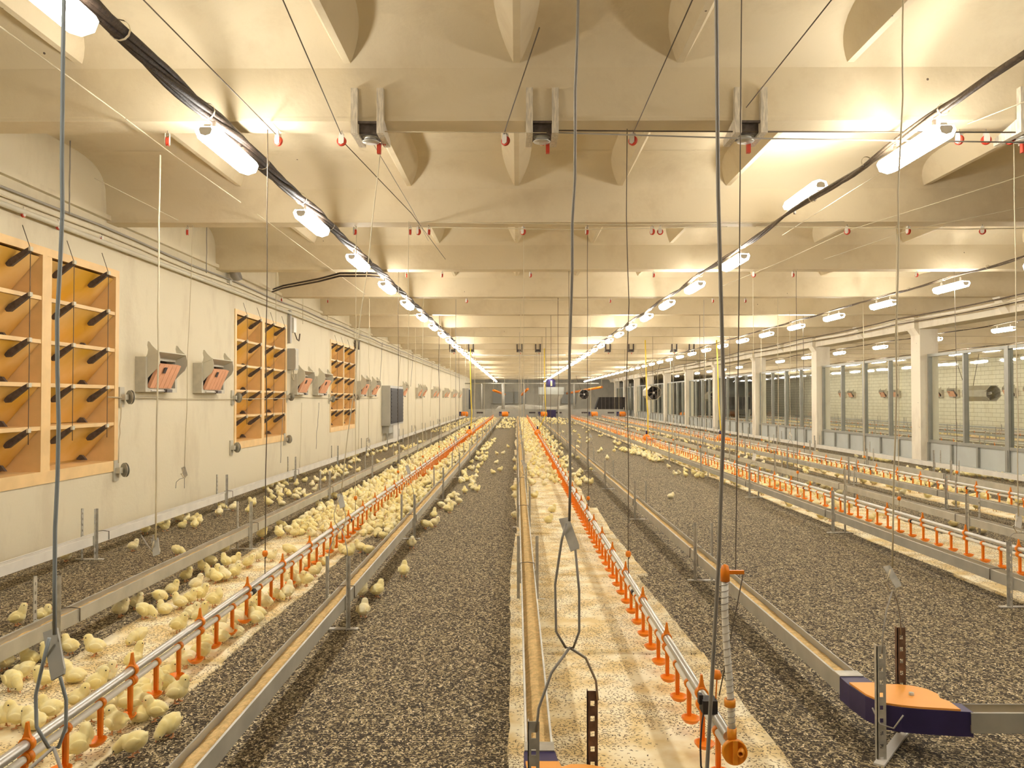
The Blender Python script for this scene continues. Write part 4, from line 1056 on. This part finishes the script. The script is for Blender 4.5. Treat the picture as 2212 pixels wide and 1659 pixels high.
# octagonal circulation fans
def fan(x, y, z, r, L, rz, lab, hang):
    t = thing('circulation_fan', lab, 'fan', (x, y, z), 'octagonal circulation fans')
    A = Matrix.Rotation(rz, 4, 'Z') @ Matrix.Rotation(math.pi / 2, 4, 'X') @ Matrix.Rotation(math.pi / 8, 4, 'Z')
    m = MB().use('fan_grey').lathe([(r, 0), (r * 1.02, .02), (r, .04), (r, L - .04), (r * 1.02, L), (r * .93, L), (r * .93, 0), (r, 0)], 8, A); m.sm = [False] * len(m.sm); m.build('housing', t)
    MB().use('grille_black').lathe([(0, L * .45), (r * .93, L * .45)], 8, A).build('backing', t)
    m = MB().use('lever_black')
    for k in range(5):
        w = k * 2 * math.pi / 5
        m.add([(.06 * math.cos(w), .06 * math.sin(w), L * .8), (r * .9 * math.cos(w - .25), r * .9 * math.sin(w - .25), L * .72), (r * .9 * math.cos(w + .3), r * .9 * math.sin(w + .3), L * .86), (.06 * math.cos(w + .6), .06 * math.sin(w + .6), L * .84)], [(0, 1, 2, 3)], False, A)
    m.build('blades', t)
    MB().use('white_metal').lathe([(0, L * .92), (r * .16, L * .9), (r * .18, L * .75), (0, L * .75)], 12, A).build('hub', t)
    m = MB().use('wire_dark')
    for k in (-.6, -.2, .2, .6): m.tube([A @ Vector((-r * .93, k * r, L)), A @ Vector((r * .93, k * r, L))], .008, 4)
    m.build('guard', t)
    for s in (-1, 1):
        MB().use('wire_dark').tube([(s * r * .5, 0, r * .8), (s * r * 1.9, .2, hang - z)], .012, 5).build('chain', t)
q = at(1403, 849, Y=43); fan(q.x, 43, q.z, .40, .9, .12, 'octagonal black fan hanging behind the yellow hose past the wide aisle', 3.88)
q = at(1263, 852, Y=62); fan(q.x, 63, q.z, .42, .6, 0.0, 'small dark fan hanging far behind the barrier', 3.88)
q = at(2093, 850, Y=33); fan(q.x, 33, q.z, .345, 1.4, .13, 'long octagonal fan hanging behind the glazing in front of the white brick wall', 3.88)
q = at(1533, 857, Y=60); fan(q.x, 60, q.z, .42, .8, .2, 'small octagonal fan behind the glazing, seen above the far pens', 3.88)
# raised orange drinker lines beyond the barrier
for i, (p0, p1, lab) in enumerate((((1066, 843, 63.5), (1090, 852, 66)), ((1127, 852, 66), (1140, 838, 64)), ((1232, 849, 72), (1300, 836, 63))) and [((1066, 843, 63.5), (1090, 852, 66), 'orange drinker piece hoisted up beyond the barrier by the first shutters'), ((1127, 853, 66), (1140, 840, 64), 'short orange drinker piece hoisted up beyond the barrier'), ((1225, 850, 73), (1300, 836, 63.5), 'long orange drinker line hoisted up beyond the hopper')]):
    a, b = at(p0[0], p0[1], Y=p0[2]), at(p1[0], p1[1], Y=p1[2])
    t = thing('raised_drinker', lab, 'drinker line', a, 'hoisted drinker lines')
    MB().use('orange_plastic').tube([(0, 0, 0), b - a], .10, 8).build('pipe', t)
    MB().use('wire_pale').tube([(0, 0, 0), (0, 0, ZC - a.z)], .015, 5).build('cord', t); MB().use('wire_pale').tube([b - a, (b.x - a.x, b.y - a.y, ZC - a.z)], .015, 5).build('cord', t)
t = thing('dark_cabinet', 'dark tall cabinet on the wall just before the far barrier', 'cabinet', (XL + .004, 62.4, .3))
MB().use('cabinet_grey').box((0, 0, 0), (.5, .6, 2.0)).build('body', t); MB().use('grille_black').box((.5, .02, .05), (.53, 1.9, 1.9)).build('grille_door', t)
MB().use('cabinet_grey').box((0, .6, 0), (.5, 1.95, 2.0)).build('side', t)
# ------------------------------------------------------------------ the room behind the glazing
for i, x in enumerate((10.5, 12.6, 14.6, 16.8, 18.9, 21.2)):
    trough(x, 8, 60, 9.0, 3.1, f'feed trough in the room behind the glazing, {ORD[i]} behind the glass', 'trough_face', feed=False, group='troughs behind the glazing')
def simple_drinker(X, lab):
    t = thing('drinker_line', lab, 'drinker line', (X, 9, 0), 'drinker lines behind the glazing')
    MB().use('aluminium').tube([(0, 0, .245), (0, 51, .245)], .02, 8).build('support_pipe', t)
    MB().use('white_pvc').tube([(0, 0, .2), (0, 51, .2)], .015, 8).build('water_pipe', t)
    for i in range(70): link('drip_cup', CUP, t, (0, 3 + .7 * i, 0))
simple_drinker(13.6, 'drinker line with orange cups in the room behind the glazing, by the columns')
simple_drinker(17.9, 'drinker line with orange cups in the room behind the glazing, by the brick wall')
for i, x in enumerate((13.6, 17.9)):
    o = MB().use('paper').box((x - .5, 9, .001), (x + .5, 60, .006)).build('paper_sheet')
    tag(o, f'long paper strip on the floor behind the glazing, {["by the columns", "by the brick wall"][i]}', 'paper sheet', 'paper behind the glazing')
q = at(1552, 905, Y=56)
t = thing('drive_motor', 'orange feed drive motor in the room behind the glazing', 'motor', (11.9, 56, 0), 'feed drive motors')
MB().use('orange_plastic').lathe([(0, -.28), (.15, -.27), (.19, -.18), (.19, .16), (.14, .24), (0, .26)], 14, Matrix.Translation((0, 0, .32)) @ Matrix.Rotation(math.pi / 2, 4, 'Y')).build('motor', t)
MB().use('leg_steel').box((-.30, -.12, 0), (.25, .12, .14)).build('stand', t)
# ------------------------------------------------------------------ chicks
def ell(bm, c, r, rot=(0, 0, 0), sub=3):
    M = Matrix.Translation(c) @ Euler(rot).to_matrix().to_4x4() @ Matrix.Diagonal((*r, 1))
    bmesh.ops.create_icosphere(bm, subdivisions=sub, radius=1, matrix=M)
def seg(bm, a, b, r0, r1, n=8):
    m = MB(); m.mats = [None]; m.tube([a, b], [r0, r1], n)
    vs = [bm.verts.new(p) for p in m.v]
    for f in m.f: bm.faces.new([vs[i] for i in f])
def chick_raw(pose):
    bm = bmesh.new()
    dz = -.026 if pose in ('lying', 'sleeping') else 0.0
    beak = None
    # trunk: deep chest, round belly, short tail
    pit = {'pecking': .42, 'drinking': -.38, 'lying': -.08, 'sleeping': -.05, 'turned': -.08, 'walking': .0}.get(pose, -.26)
    R = Matrix.Translation((0, 0, .058 + dz)) @ Matrix.Rotation(pit, 4, 'Y') @ Matrix.Translation((0, 0, -.058))
    def T(p): return R @ Vector(p)
    ell(bm, T((-.002, 0, .057)), (.040, .0385, .0375), (0, pit, 0))
    ell(bm, T((.015, 0, .056)), (.030, .0365, .0365), (0, pit, 0))
    ell(bm, T((-.017, 0, .057)), (.032, .0345, .033), (0, pit, 0))
    ell(bm, T((-.040, 0, .064)), (.016, .016, .012), (0, pit - .4, 0))
    for s in (-1, 1):
        ell(bm, T((-.004, s * .0368, .060)), (.028, .0075, .018), (0, pit + .12, s * .08))
        ell(bm, T((-.030, s * .0355, .058)), (.012, .005, .007), (0, pit + .35, 0))
    H = {'standing': (.031, 0, .102), 'pecking': (.062, 0, .032), 'lying': (.031, 0, .097 + dz), 'sleeping': (.034, .004, .086 + dz), 'turned': (.026, .010, .102), 'drinking': (.034, 0, .120), 'walking': (.038, 0, .099)}[pose]
    hd = {'standing': (1, 0, -.10), 'pecking': (.55, 0, -.85), 'lying': (1, 0, -.08), 'sleeping': (.9, .25, -.35), 'turned': (.25, .95, -.12), 'drinking': (.8, 0, .55), 'walking': (1, 0, -.15)}[pose]
    hd = Vector(hd).normalized(); H = Vector(H)
    nb = T((.030, 0, .072))
    for k in (.0, .33, .66): ell(bm, nb.lerp(H, k), (.0265 - .005 * k,) * 3, sub=2)
    yaw, ph = math.atan2(hd.y, hd.x), -math.asin(hd.z)
    ell(bm, H, (.0215, .0200, .0198), (0, ph, yaw))
    ell(bm, H + hd * .009 + Vector((0, 0, -.003)), (.012, .0125, .0115), (0, ph, yaw), 2)
    b0, b1 = H + hd * .016 + Vector((0, 0, -.003)), H + hd * .0275 + Vector((0, 0, -.0055))
    seg(bm, b0, b1, .0058, .0022)
    legs = []
    if pose not in ('lying', 'sleeping'):
        for s in (-1, 1):
            st = (.012 if s > 0 else -.012) if pose == 'walking' else (.003 * s)
            hip, an = Vector((.002 + st * .3, s * .0155, .034)), Vector((-.002 + st, s * .0165, .006))
            ell(bm, (.000 + st * .3, s * .0165, .036), (.0165, .0135, .015), (0, .2, 0), 2)
            kn = hip.lerp(an, .4) + Vector((-.004, 0, 0))
            seg(bm, hip, kn, .0058, .0042); seg(bm, kn, an, .0042, .0036)
            for w, L in ((.45, .0165), (0, .019), (-.45, .0165), (math.pi, .010)):
                seg(bm, an + Vector((0, 0, -.002)), an + Vector((math.cos(w) * L, math.sin(w) * L, -.0042)), .0033, .0021, 6)
            legs.append((hip, an))
    else:
        for s in (-1, 1):
            seg(bm, Vector((.018, s * .014, .008)), Vector((.042, s * .016, .0035)), .0035, .0028, 6)
            legs.append((Vector((.02, s * .014, .006)), Vector((.042, s * .016, .003))))
    me = bpy.data.meshes.new('chick_raw'); bm.to_mesh(me); bm.free()
    eyes = []
    side = Vector((-hd.y, hd.x, 0)).normalized(); up = hd.cross(side) * -1
    if up.z < 0: up = -up
    for s in (-1, 1): eyes.append(H + hd * .0085 + side * s * .0178 + up * .0035)
    return me, H, hd, b0, b1, legs, eyes

def dense(pose, faces):
    me, H, hd, b0, b1, legs, eyes = chick_raw(pose)
    o = bpy.data.objects.new('tmp', me); COL.objects.link(o)
    m = o.modifiers.new('r', 'REMESH'); m.mode = 'VOXEL'; m.voxel_size = .0019
    m = o.modifiers.new('s', 'SMOOTH'); m.factor = .5; m.iterations = 4
    m = o.modifiers.new('d', 'DECIMATE'); m.ratio = 1.0
    dg = bpy.context.evaluated_depsgraph_get()
    n = len(o.evaluated_get(dg).data.polygons) * 2
    m.ratio = min(1, faces / n)
    dg.update()
    out = bpy.data.meshes.new_from_object(o.evaluated_get(bpy.context.evaluated_depsgraph_get()))
    bpy.data.objects.remove(o); bpy.data.meshes.remove(me)
    bl = (b1 - b0).length
    mi = []
    for p in out.polygons:
        c = p.center; k = 0
        if (c - b0).dot(hd) > .0058 and (c - (b0 + hd * .009)).length < .014: k = 1
        for hip, an in legs:
            lim = .019 if hip.z > .02 else .0045
            if c.z < lim and ((c.xy - an.xy).length < .024): k = 2 if hip.z > .02 or c.x > .03 else k
        mi.append(k)
    zmin = min(v.co.z for v in out.vertices)
    for v in out.vertices: v.co.z -= zmin
    out.materials.clear()
    return out, mi, [e - Vector((0, 0, zmin)) for e in eyes]
POSES = ['standing', 'pecking', 'lying', 'sleeping', 'turned', 'drinking', 'walking']
DOWNS = ['down_pale', 'down_lemon', 'down_gold']
CM, LOWM, EYES = {}, {}, {}
for ps in POSES:
    me, mi, eyes = dense(ps, 2600)
    EYES[ps] = eyes
    for dn in DOWNS:
        q = me.copy(); q.name = 'chick'
        for nm in (dn, 'beak', 'shank'): q.materials.append(MATS[nm])
        q.polygons.foreach_set('material_index', mi); q.polygons.foreach_set('use_smooth', [True] * len(mi)); q.update()
        CM[(ps, dn)] = q
    me2, mi2, _ = dense(ps, 170)
    LOWM[ps] = (me2, mi2)
EYE = MB().use('eye_black').lathe([(0, -.0032), (.0023, -.0023), (.0032, 0), (.0023, .0023), (0, .0032)], 8).mesh('eye')

# measured chicks: picture point of the feet, heading in degrees (0 = to the photo's right, 90 = away), pose, down
Z1, Z2, Z5, Z6 = (0, 1200, 3.614), (400, 900, 3.687), (1000, 860, 3.687), (1600, 900, 3.614)
S, P, L_, Q, T_, U, W_ = 'standing', 'pecking', 'lying', 'sleeping', 'turned', 'drinking', 'walking'
MEAS = [
 (Z1, [(135, 548, 10, U), (330, 505, 0, L_), (905, 480, 0, S), (1075, 420, 0, S), (1125, 505, 0, P), (1240, 385, 80, P), (1312, 325, 0, S), (1285, 470, 180, L_), (1405, 430, 200, S), (1480, 395, 0, S), (1560, 365, 20, W_), (1672, 412, 0, T_), (1530, 282, 30, S), (1648, 208, 190, S),
       (1755, 212, 170, S), (1835, 185, 0, S), (1628, 132, 170, U), (1480, 205, 0, S), (1935, 106, 0, S), (1085, 700, 250, P), (740, 797, 215, S), (545, 790, 170, S), (385, 875, 180, S), (268, 880, 175, S), (60, 900, 180, S), (172, 985, 190, P), (95, 1070, -40, P), (345, 1050, 190, S),
       (470, 930, 180, L_), (585, 1005, 180, L_), (830, 985, 0, L_), (1040, 900, 60, U), (755, 1085, 30, S), (612, 1215, 0, S), (395, 1300, 180, W_), (140, 1360, 190, S), (262, 1375, 185, L_), (25, 1360, 0, S), (285, 1640, 10, U), (615, 1600, 40, T_), (1050, 1580, 190, P), (1330, 1415, 235, P),
       (1215, 1305, 200, S), (1385, 1165, 10, S), (905, 1410, 150, T_), (1050, 1345, 10, L_), (985, 1235, 180, T_), (870, 1240, 20, S), (1085, 1125, 180, P), (1165, 1145, 10, L_), (1285, 1090, 190, S), (1315, 985, 0, L_), (1465, 890, 200, T_), (1575, 835, 160, P), (1630, 770, 190, S), (1725, 708, 180, S),
       (1830, 650, 200, L_), (1710, 590, 10, S), (1870, 565, 0, P), (1995, 560, 170, S), (1905, 500, 10, L_), (1395, 615, 0, S), (1500, 500, 0, L_), (1560, 545, 0, U), (1880, 400, 0, S), (1965, 385, 20, L_), (1760, 660, 0, P), (700, 1330, 0, S), (1110, 1240, 180, S)]),
 (Z2, [(1740, 1280, 90, S), (1388, 1440, 60, S), (1500, 1440, 60, S), (1372, 1600, 80, S), (1790, 1050, 290, S), (2085, 752, 60, L_), (1985, 880, 0, W_), (1895, 895, 10, P), (1980, 812, 90, U), (2178, 700, 180, S), (2115, 655, 0, L_), (2160, 648, 200, L_), (1455, 1105, 40, P), (1395, 1085, 180, S), (1305, 1135, 20, T_),
       (1262, 1095, 180, L_), (1150, 1090, 0, S), (1100, 1190, 0, L_), (1010, 1190, 0, S), (935, 1205, 180, L_), (1035, 1285, 10, T_), (965, 1360, 200, T_), (890, 1275, 0, L_), (880, 1365, 180, S), (835, 1350, 180, S), (800, 1460, 90, S), (650, 1540, 190, S), (715, 1480, 0, P), (575, 1645, 180, S), (535, 1560, 0, L_),
       (445, 1600, 0, L_), (1245, 975, 170, L_), (1485, 900, 180, S), (1535, 920, 30, S), (1345, 895, 0, S), (1640, 835, 180, S), (1695, 825, 10, S), (1575, 985, 0, P), (1280, 915, 0, S), (750, 975, 170, S), (872, 968, 0, S), (822, 945, 90, P), (1022, 905, 170, S), (905, 890, 10, P), (1130, 895, 190, S),
       (725, 895, 0, P), (600, 975, 30, S), (335, 1095, 0, S), (180, 1200, 190, S), (325, 1210, 160, S), (395, 1200, 10, S), (235, 1315, 170, S), (320, 1320, 180, S), (395, 1270, 0, S), (500, 1215, 10, S), (580, 1160, 0, S), (690, 1160, 10, S), (820, 1110, 0, P), (985, 820, 10, W_), (1130, 800, 180, S),
       (1140, 720, 0, L_), (1255, 730, 20, S), (1090, 730, 10, P), (1200, 660, 180, S), (1330, 670, 20, S), (1400, 640, 10, S), (1560, 720, 0, L_), (1640, 700, 10, S), (1500, 710, 180, L_), (1600, 770, 180, S),
       (270, 795, 90, S), (380, 752, 60, S), (300, 745, 40, P), (540, 722, 60, S), (505, 775, 90, S), (655, 695, 200, S), (770, 712, 180, L_), (900, 615, 190, P), (885, 560, 90, U), (750, 632, 60, S), (770, 555, 0, P), (675, 628, 190, S), (815, 618, 170, L_), (1030, 605, 10, U), (1010, 565, 90, S),
       (950, 525, 10, L_), (1045, 530, 180, S), (1105, 528, 80, S), (1182, 515, 30, U), (75, 895, 120, S), (38, 850, 90, S), (108, 865, 90, S)]),
 ((0, 800, 3.607), [(1035, 1410, 5, S), (1380, 1445, 0, P), (1420, 1230, 0, L_), (1300, 1255, 0, W_), (1115, 1265, 180, S), (515, 1490, 0, S), (1480, 1195, 0, S), (1400, 1170, 0, L_)]),
 (Z5, [(1655, 800, 0, L_), (1880, 590, 90, S), (955, 670, 0, T_), (905, 690, 80, S), (640, 660, 0, S), (650, 700, 190, L_), (545, 700, 180, S), (690, 610, 170, L_), (750, 625, 90, S), (610, 622, 180, L_), (570, 610, 90, S), (830, 555, 0, L_), (690, 560, 10, S), (590, 515, 0, L_), (690, 495, 0, L_),
       (1035, 585, 0, S), (870, 475, 90, S), (910, 485, 0, L_), (1080, 435, 0, L_), (1150, 495, 80, S), (1640, 565, 190, S), (1690, 625, 170, T_), (1910, 610, 200, S), (1985, 625, 90, S), (2050, 625, 0, L_), (2060, 690, 180, L_), (2145, 690, 90, S), (2195, 715, 0, L_), (1840, 550, 0, L_), (800, 500, 30, S), (820, 510, 0, L_),
       (405, 735, 10, L_), (425, 800, 60, L_), (570, 800, 0, L_), (425, 970, 90, P), (865, 805, 180, L_), (680, 1000, 0, L_), (710, 915, 10, L_), (420, 585, 90, S), (240, 605, 180, L_), (295, 590, 0, W_), (410, 510, 90, S), (265, 525, 0, L_), (115, 750, 30, S), (85, 735, 20, L_), (80, 690, 170, S), (105, 640, 90, L_), (60, 655, 0, L_), (25, 665, 180, L_),
       (15, 765, 90, S), (270, 455, 180, S), (320, 450, 0, L_), (360, 400, 160, S), (150, 430, 90, S), (185, 380, 90, S), (110, 610, 90, S), (75, 580, 0, S), (10, 610, 0, S), (145, 545, 0, S), (120, 570, 90, S), (60, 520, 0, L_), (105, 495, 90, S), (140, 490, 0, L_), (185, 490, 0, S)]),
 (Z6, [(535, 745, 200, L_), (628, 800, 0, L_), (770, 610, 0, L_), (965, 520, 0, S), (1112, 520, 0, L_), (1462, 640, 180, L_), (1620, 645, 0, L_), (1665, 655, 180, L_), (1880, 915, 180, L_), (1660, 860, 0, L_), (1800, 885, 0, L_), (215, 440, 0, W_), (400, 485, 0, W_), (520, 545, 10, S), (650, 575, 0, W_), (690, 580, 180, S), (435, 385, 0, S), (650, 410, 90, S), (610, 535, 0, L_), (345, 500, 0, L_), (205, 525, 0, L_),
       (1440, 385, 0, L_), (1470, 395, 0, L_), (1510, 400, 180, L_), (1555, 405, 0, L_), (1600, 415, 10, L_), (1700, 430, 0, L_), (1740, 435, 180, L_), (1780, 440, 0, L_), (1840, 450, 0, L_), (1890, 455, 0, L_), (1930, 465, 180, L_), (1980, 470, 0, L_), (2030, 475, 0, L_), (2090, 478, 0, L_), (2190, 500, 0, L_), (1090, 335, 0, L_), (1130, 338, 0, L_), (1170, 340, 180, L_), (1240, 350, 0, L_), (1280, 360, 0, L_)]),
]
rnd = random.Random(5)
SPOTS = []
GRID = {}
LINES_X = list(DR.values())
CUP0 = {DR['A']: 1.75, DR['B']: 2.99, DR['C']: 3.12, DR['D']: 3.12}
def free(x, y, d):
    gx, gy = int(x / .15), int(y / .15)
    for a in range(gx - 1, gx + 2):
        for b in range(gy - 1, gy + 2):
            for (u, v) in GRID.get((a, b), ()):
                if (u - x) ** 2 + (v - y) ** 2 < d * d: return False
    return True
def put(x, y, hdg, pose, d=.075):
    for X in LINES_X:
        c0 = CUP0[X]; yd = c0 - .03 + .25 * round((y - c0 + .03) / .25)
        q = math.hypot(x - X, y - yd)
        if q < .068:
            k = .068 / max(q, .004); x = X + (x - X) * k + (.03 if q < .004 else 0); y = yd + (y - yd) * k
    for k, X in TR.items():
        for s in (-1, 1):
            if abs(x - (X + s * .0565)) < .045: x = X + s * .0565 + (.05 if x > X + s * .0565 else -.05)
    if not free(x, y, d): return False
    GRID.setdefault((int(x / .15), int(y / .15)), []).append((x, y))
    SPOTS.append((x, y, hdg, pose)); return True
for (ox, oy, sc), lst in MEAS:
    for (zx, zy, hdg, pose) in lst:
        q = at(ox + zx / sc, oy + zy / sc, Z=0.0)
        for a in range(14):
            s = a * .006
            if put(q.x + rnd.uniform(-s, s), q.y + rnd.uniform(-s, s) * 1.6, math.radians(hdg + rnd.uniform(-14, 14)), pose, .062): break
        else: print('no room', zx, zy)
def scatter(n, xa, xb, ya, yb, d=.09, power=1.0, cl=0):
    c = tries = 0
    while c < n and tries < n * 30:
        tries += 1
        y = ya + (yb - ya) * rnd.random() ** power; x = rnd.uniform(xa, xb)
        if min(abs(x - X) for X in TR.values()) < .11: continue
        if cl and noise.noise(Vector((x * 1.1, y * .55, cl))) < 0: continue
        if put(x, y, rnd.uniform(0, 6.283), rnd.choice([S, S, S, P, L_, L_, T_, W_, Q]), d): c += 1
scatter(300, -2.52, -1.2, 8.2, 14, .10)
scatter(330, -2.55, -1.2, 14, 24, .10)
scatter(480, -2.55, -1.25, 24, 59, .12)
scatter(46, -3.75, -2.75, 10.5, 17, .10, 1, 3)
scatter(50, -4.2, -3.95, 7.5, 22, .09, 1, 6)
scatter(70, -3.75, -2.75, 17, 26, .10, 1, 4)
scatter(220, -3.7, -2.75, 34, 59, .12)
scatter(46, -1.02, -.72, 10, 28, .09, 1, 5)
scatter(120, -1.0, -.1, 38, 59, .12)
scatter(110, .2, 1.25, 13, 22, .10)
scatter(170, .18, 1.35, 22, 34, .11)
scatter(330, .18, 1.4, 34, 59, .12)
scatter(70, 3.1, 3.42, 14, 26, .085, 1, 9)
scatter(26, 2.9, 3.42, 20.3, 22.2, .085)
scatter(22, 1.65, 3.3, 20, 40, .3)
scatter(130, 1.6, 3.4, 44, 59, .12)
scatter(240, 3.6, 4.65, 12.5, 24, .10)
scatter(330, 3.6, 4.65, 24, 58, .12)
scatter(60, 4.9, 5.65, 14, 40, .1, 1, 12)
scatter(260, 5.86, 6.95, 12, 26, .10)
scatter(260, 5.86, 6.95, 26, 58, .12)
scatter(50, 7.2, 8.0, 12, 40, .1, 1, 14)
scatter(60, 8.3, 8.75, 11.5, 30, .1, 1, 15)
scatter(30, 3.6, 4.7, 9.3, 12.5, .11)
scatter(34, 5.9, 6.95, 9, 12, .11)
scatter(24, 8.3, 8.72, 9, 12, .09)
scatter(10, 7.25, 8.0, 8.6, 12, .1)
scatter(230, 13.1, 14.2, 14, 58, .12)
scatter(230, 17.4, 18.4, 14, 58, .12)
scatter(90, 20, 21, 20, 50, .12)

def in_view(x, y):
    q = ROT.transposed() @ (Vector((x, y, .06)) - CAM)
    if q.z > -.3: return False
    px, py = IW / 2 + FPX * q.x / -q.z, IH / 2 - FPX * q.y / -q.z
    return -15 < px < IW + 15 and py < IH + 25
SPOTS = [s for s in SPOTS if in_view(s[0], s[1])]
SPOTS.sort(key=lambda s: (s[0] ** 2 + s[1] ** 2))
NEAR, FAR = SPOTS[:300], SPOTS[300:]
BOUNDS = [(-9, -4.0, 'behind the wall trough'), (-4.0, TR[2] - .05, 'between wall trough and next trough'), (TR[2] - .05, -2.5, 'under the trough before crowded paper'), (-2.5, DR['A'], 'on the wall side of the crowded pipe'), (DR['A'], TR[3] - .05, 'on the aisle side of the crowded pipe'), (TR[3] - .05, TR[3] + .07, 'under the empty-aisle trough'),
          (TR[3] + .07, TR[4] - .03, 'on empty-aisle litter'), (TR[4] - .03, DR['B'], 'between centre trough and pipe'), (DR['B'], TR[5], 'beyond the centre pipe'), (TR[5], TR[6], 'on the wide litter aisle'), (TR[6], DR['C'], 'before the pipe past the wide aisle'), (DR['C'], TR[7], 'behind the pipe past the wide aisle'), (TR[7], TR[8], 'on litter before the last drinkers'), (TR[8], TR[9], 'beside the last drinker line'), (TR[9], 8.2, 'between last trough and glazing trough'), (8.2, 99, 'at the glazing foot')]
WORDS = {S: 'standing', P: 'pecking', L_: 'lying', Q: 'dozing', T_: 'head-turned', U: 'stretching', W_: 'walking'}
HUE = {'down_pale': 'pale', 'down_lemon': 'lemon yellow', 'down_gold': 'golden'}
def facing(h):
    d = math.degrees(h) % 360
    return 'glazing-facing' if d < 45 or d >= 315 else ('away-facing' if d < 135 else ('wall-facing' if d < 225 else 'viewer-facing'))
rows = []
for i, (x, y, h, pose) in enumerate(NEAR):
    dn = rnd.choice(DOWNS)
    zone = next(b[2] for b in BOUNDS if b[0] <= x < b[1])
    rows.append([x, y, h, pose, dn, zone, f'{HUE[dn]} {WORDS[pose]} {facing(h)} chick {zone}'])
byl = {}
for r in rows: byl.setdefault(r[6], []).append(r)
for lab, rs in byl.items():
    if len(rs) > 1:
        for k, r in enumerate(sorted(rs, key=lambda r: r[1])): r[6] = f'{lab}, {ORD[k]} such'
for i, (x, y, h, pose, dn, zone, lab) in enumerate(rows):
    sc = rnd.uniform(.97, 1.10)
    o = link('chick', CM[(pose, dn)], None, (x, y, .0095 if any(a - .05 < x < b + .05 for a, b, _ in PL.values()) else .001), (0, 0, h))
    o.scale = (sc, sc, sc * rnd.uniform(.95, 1.05))
    tag(o, lab, 'chick', f'chicks {zone}')
    if i < 150:
        for e in EYES[pose]: link('eye', EYE, o, e)
# the rest of the flock far down the hall, too many and too small to tell apart
import numpy as np
V, F, MI = [], [], []
base = 0
lowdata = {}
for ps, (me2, mi2) in LOWM.items():
    lowdata[ps] = ([tuple(v.co) for v in me2.vertices], [tuple(p.vertices) for p in me2.polygons], mi2)
for (x, y, h, pose) in FAR:
    vs, fs, mi2 = lowdata[pose]
    c, s, k = math.cos(h), math.sin(h), rnd.uniform(.95, 1.1)
    V += [(x + (a * c - b * s) * k, y + (a * s + b * c) * k, z * k + (.010 if any(a < x < b for a, b, _ in PL.values()) else .002)) for a, b, z in vs]
    F += [tuple(base + i for i in f) for f in fs]
    dn = rnd.randrange(3)
    MI += [dn if m == 0 else m + 2 for m in mi2]
    base += len(vs)
me = bpy.data.meshes.new('chick_flock'); me.from_pydata(V, [], F)
for nm in (*DOWNS, 'beak', 'shank'): me.materials.append(MATS[nm])
me.polygons.foreach_set('material_index', MI); me.polygons.foreach_set('use_smooth', [True] * len(MI)); me.update()
tag(link('chick_flock', me), 'flock of yellow chicks crowding the paper strips far down the hall', 'chicks', kind='stuff')
print('chicks', len(SPOTS), len(NEAR), len(FAR))
for o in list(bpy.data.objects):
    if o.name.startswith('tmp'): bpy.data.objects.remove(o)
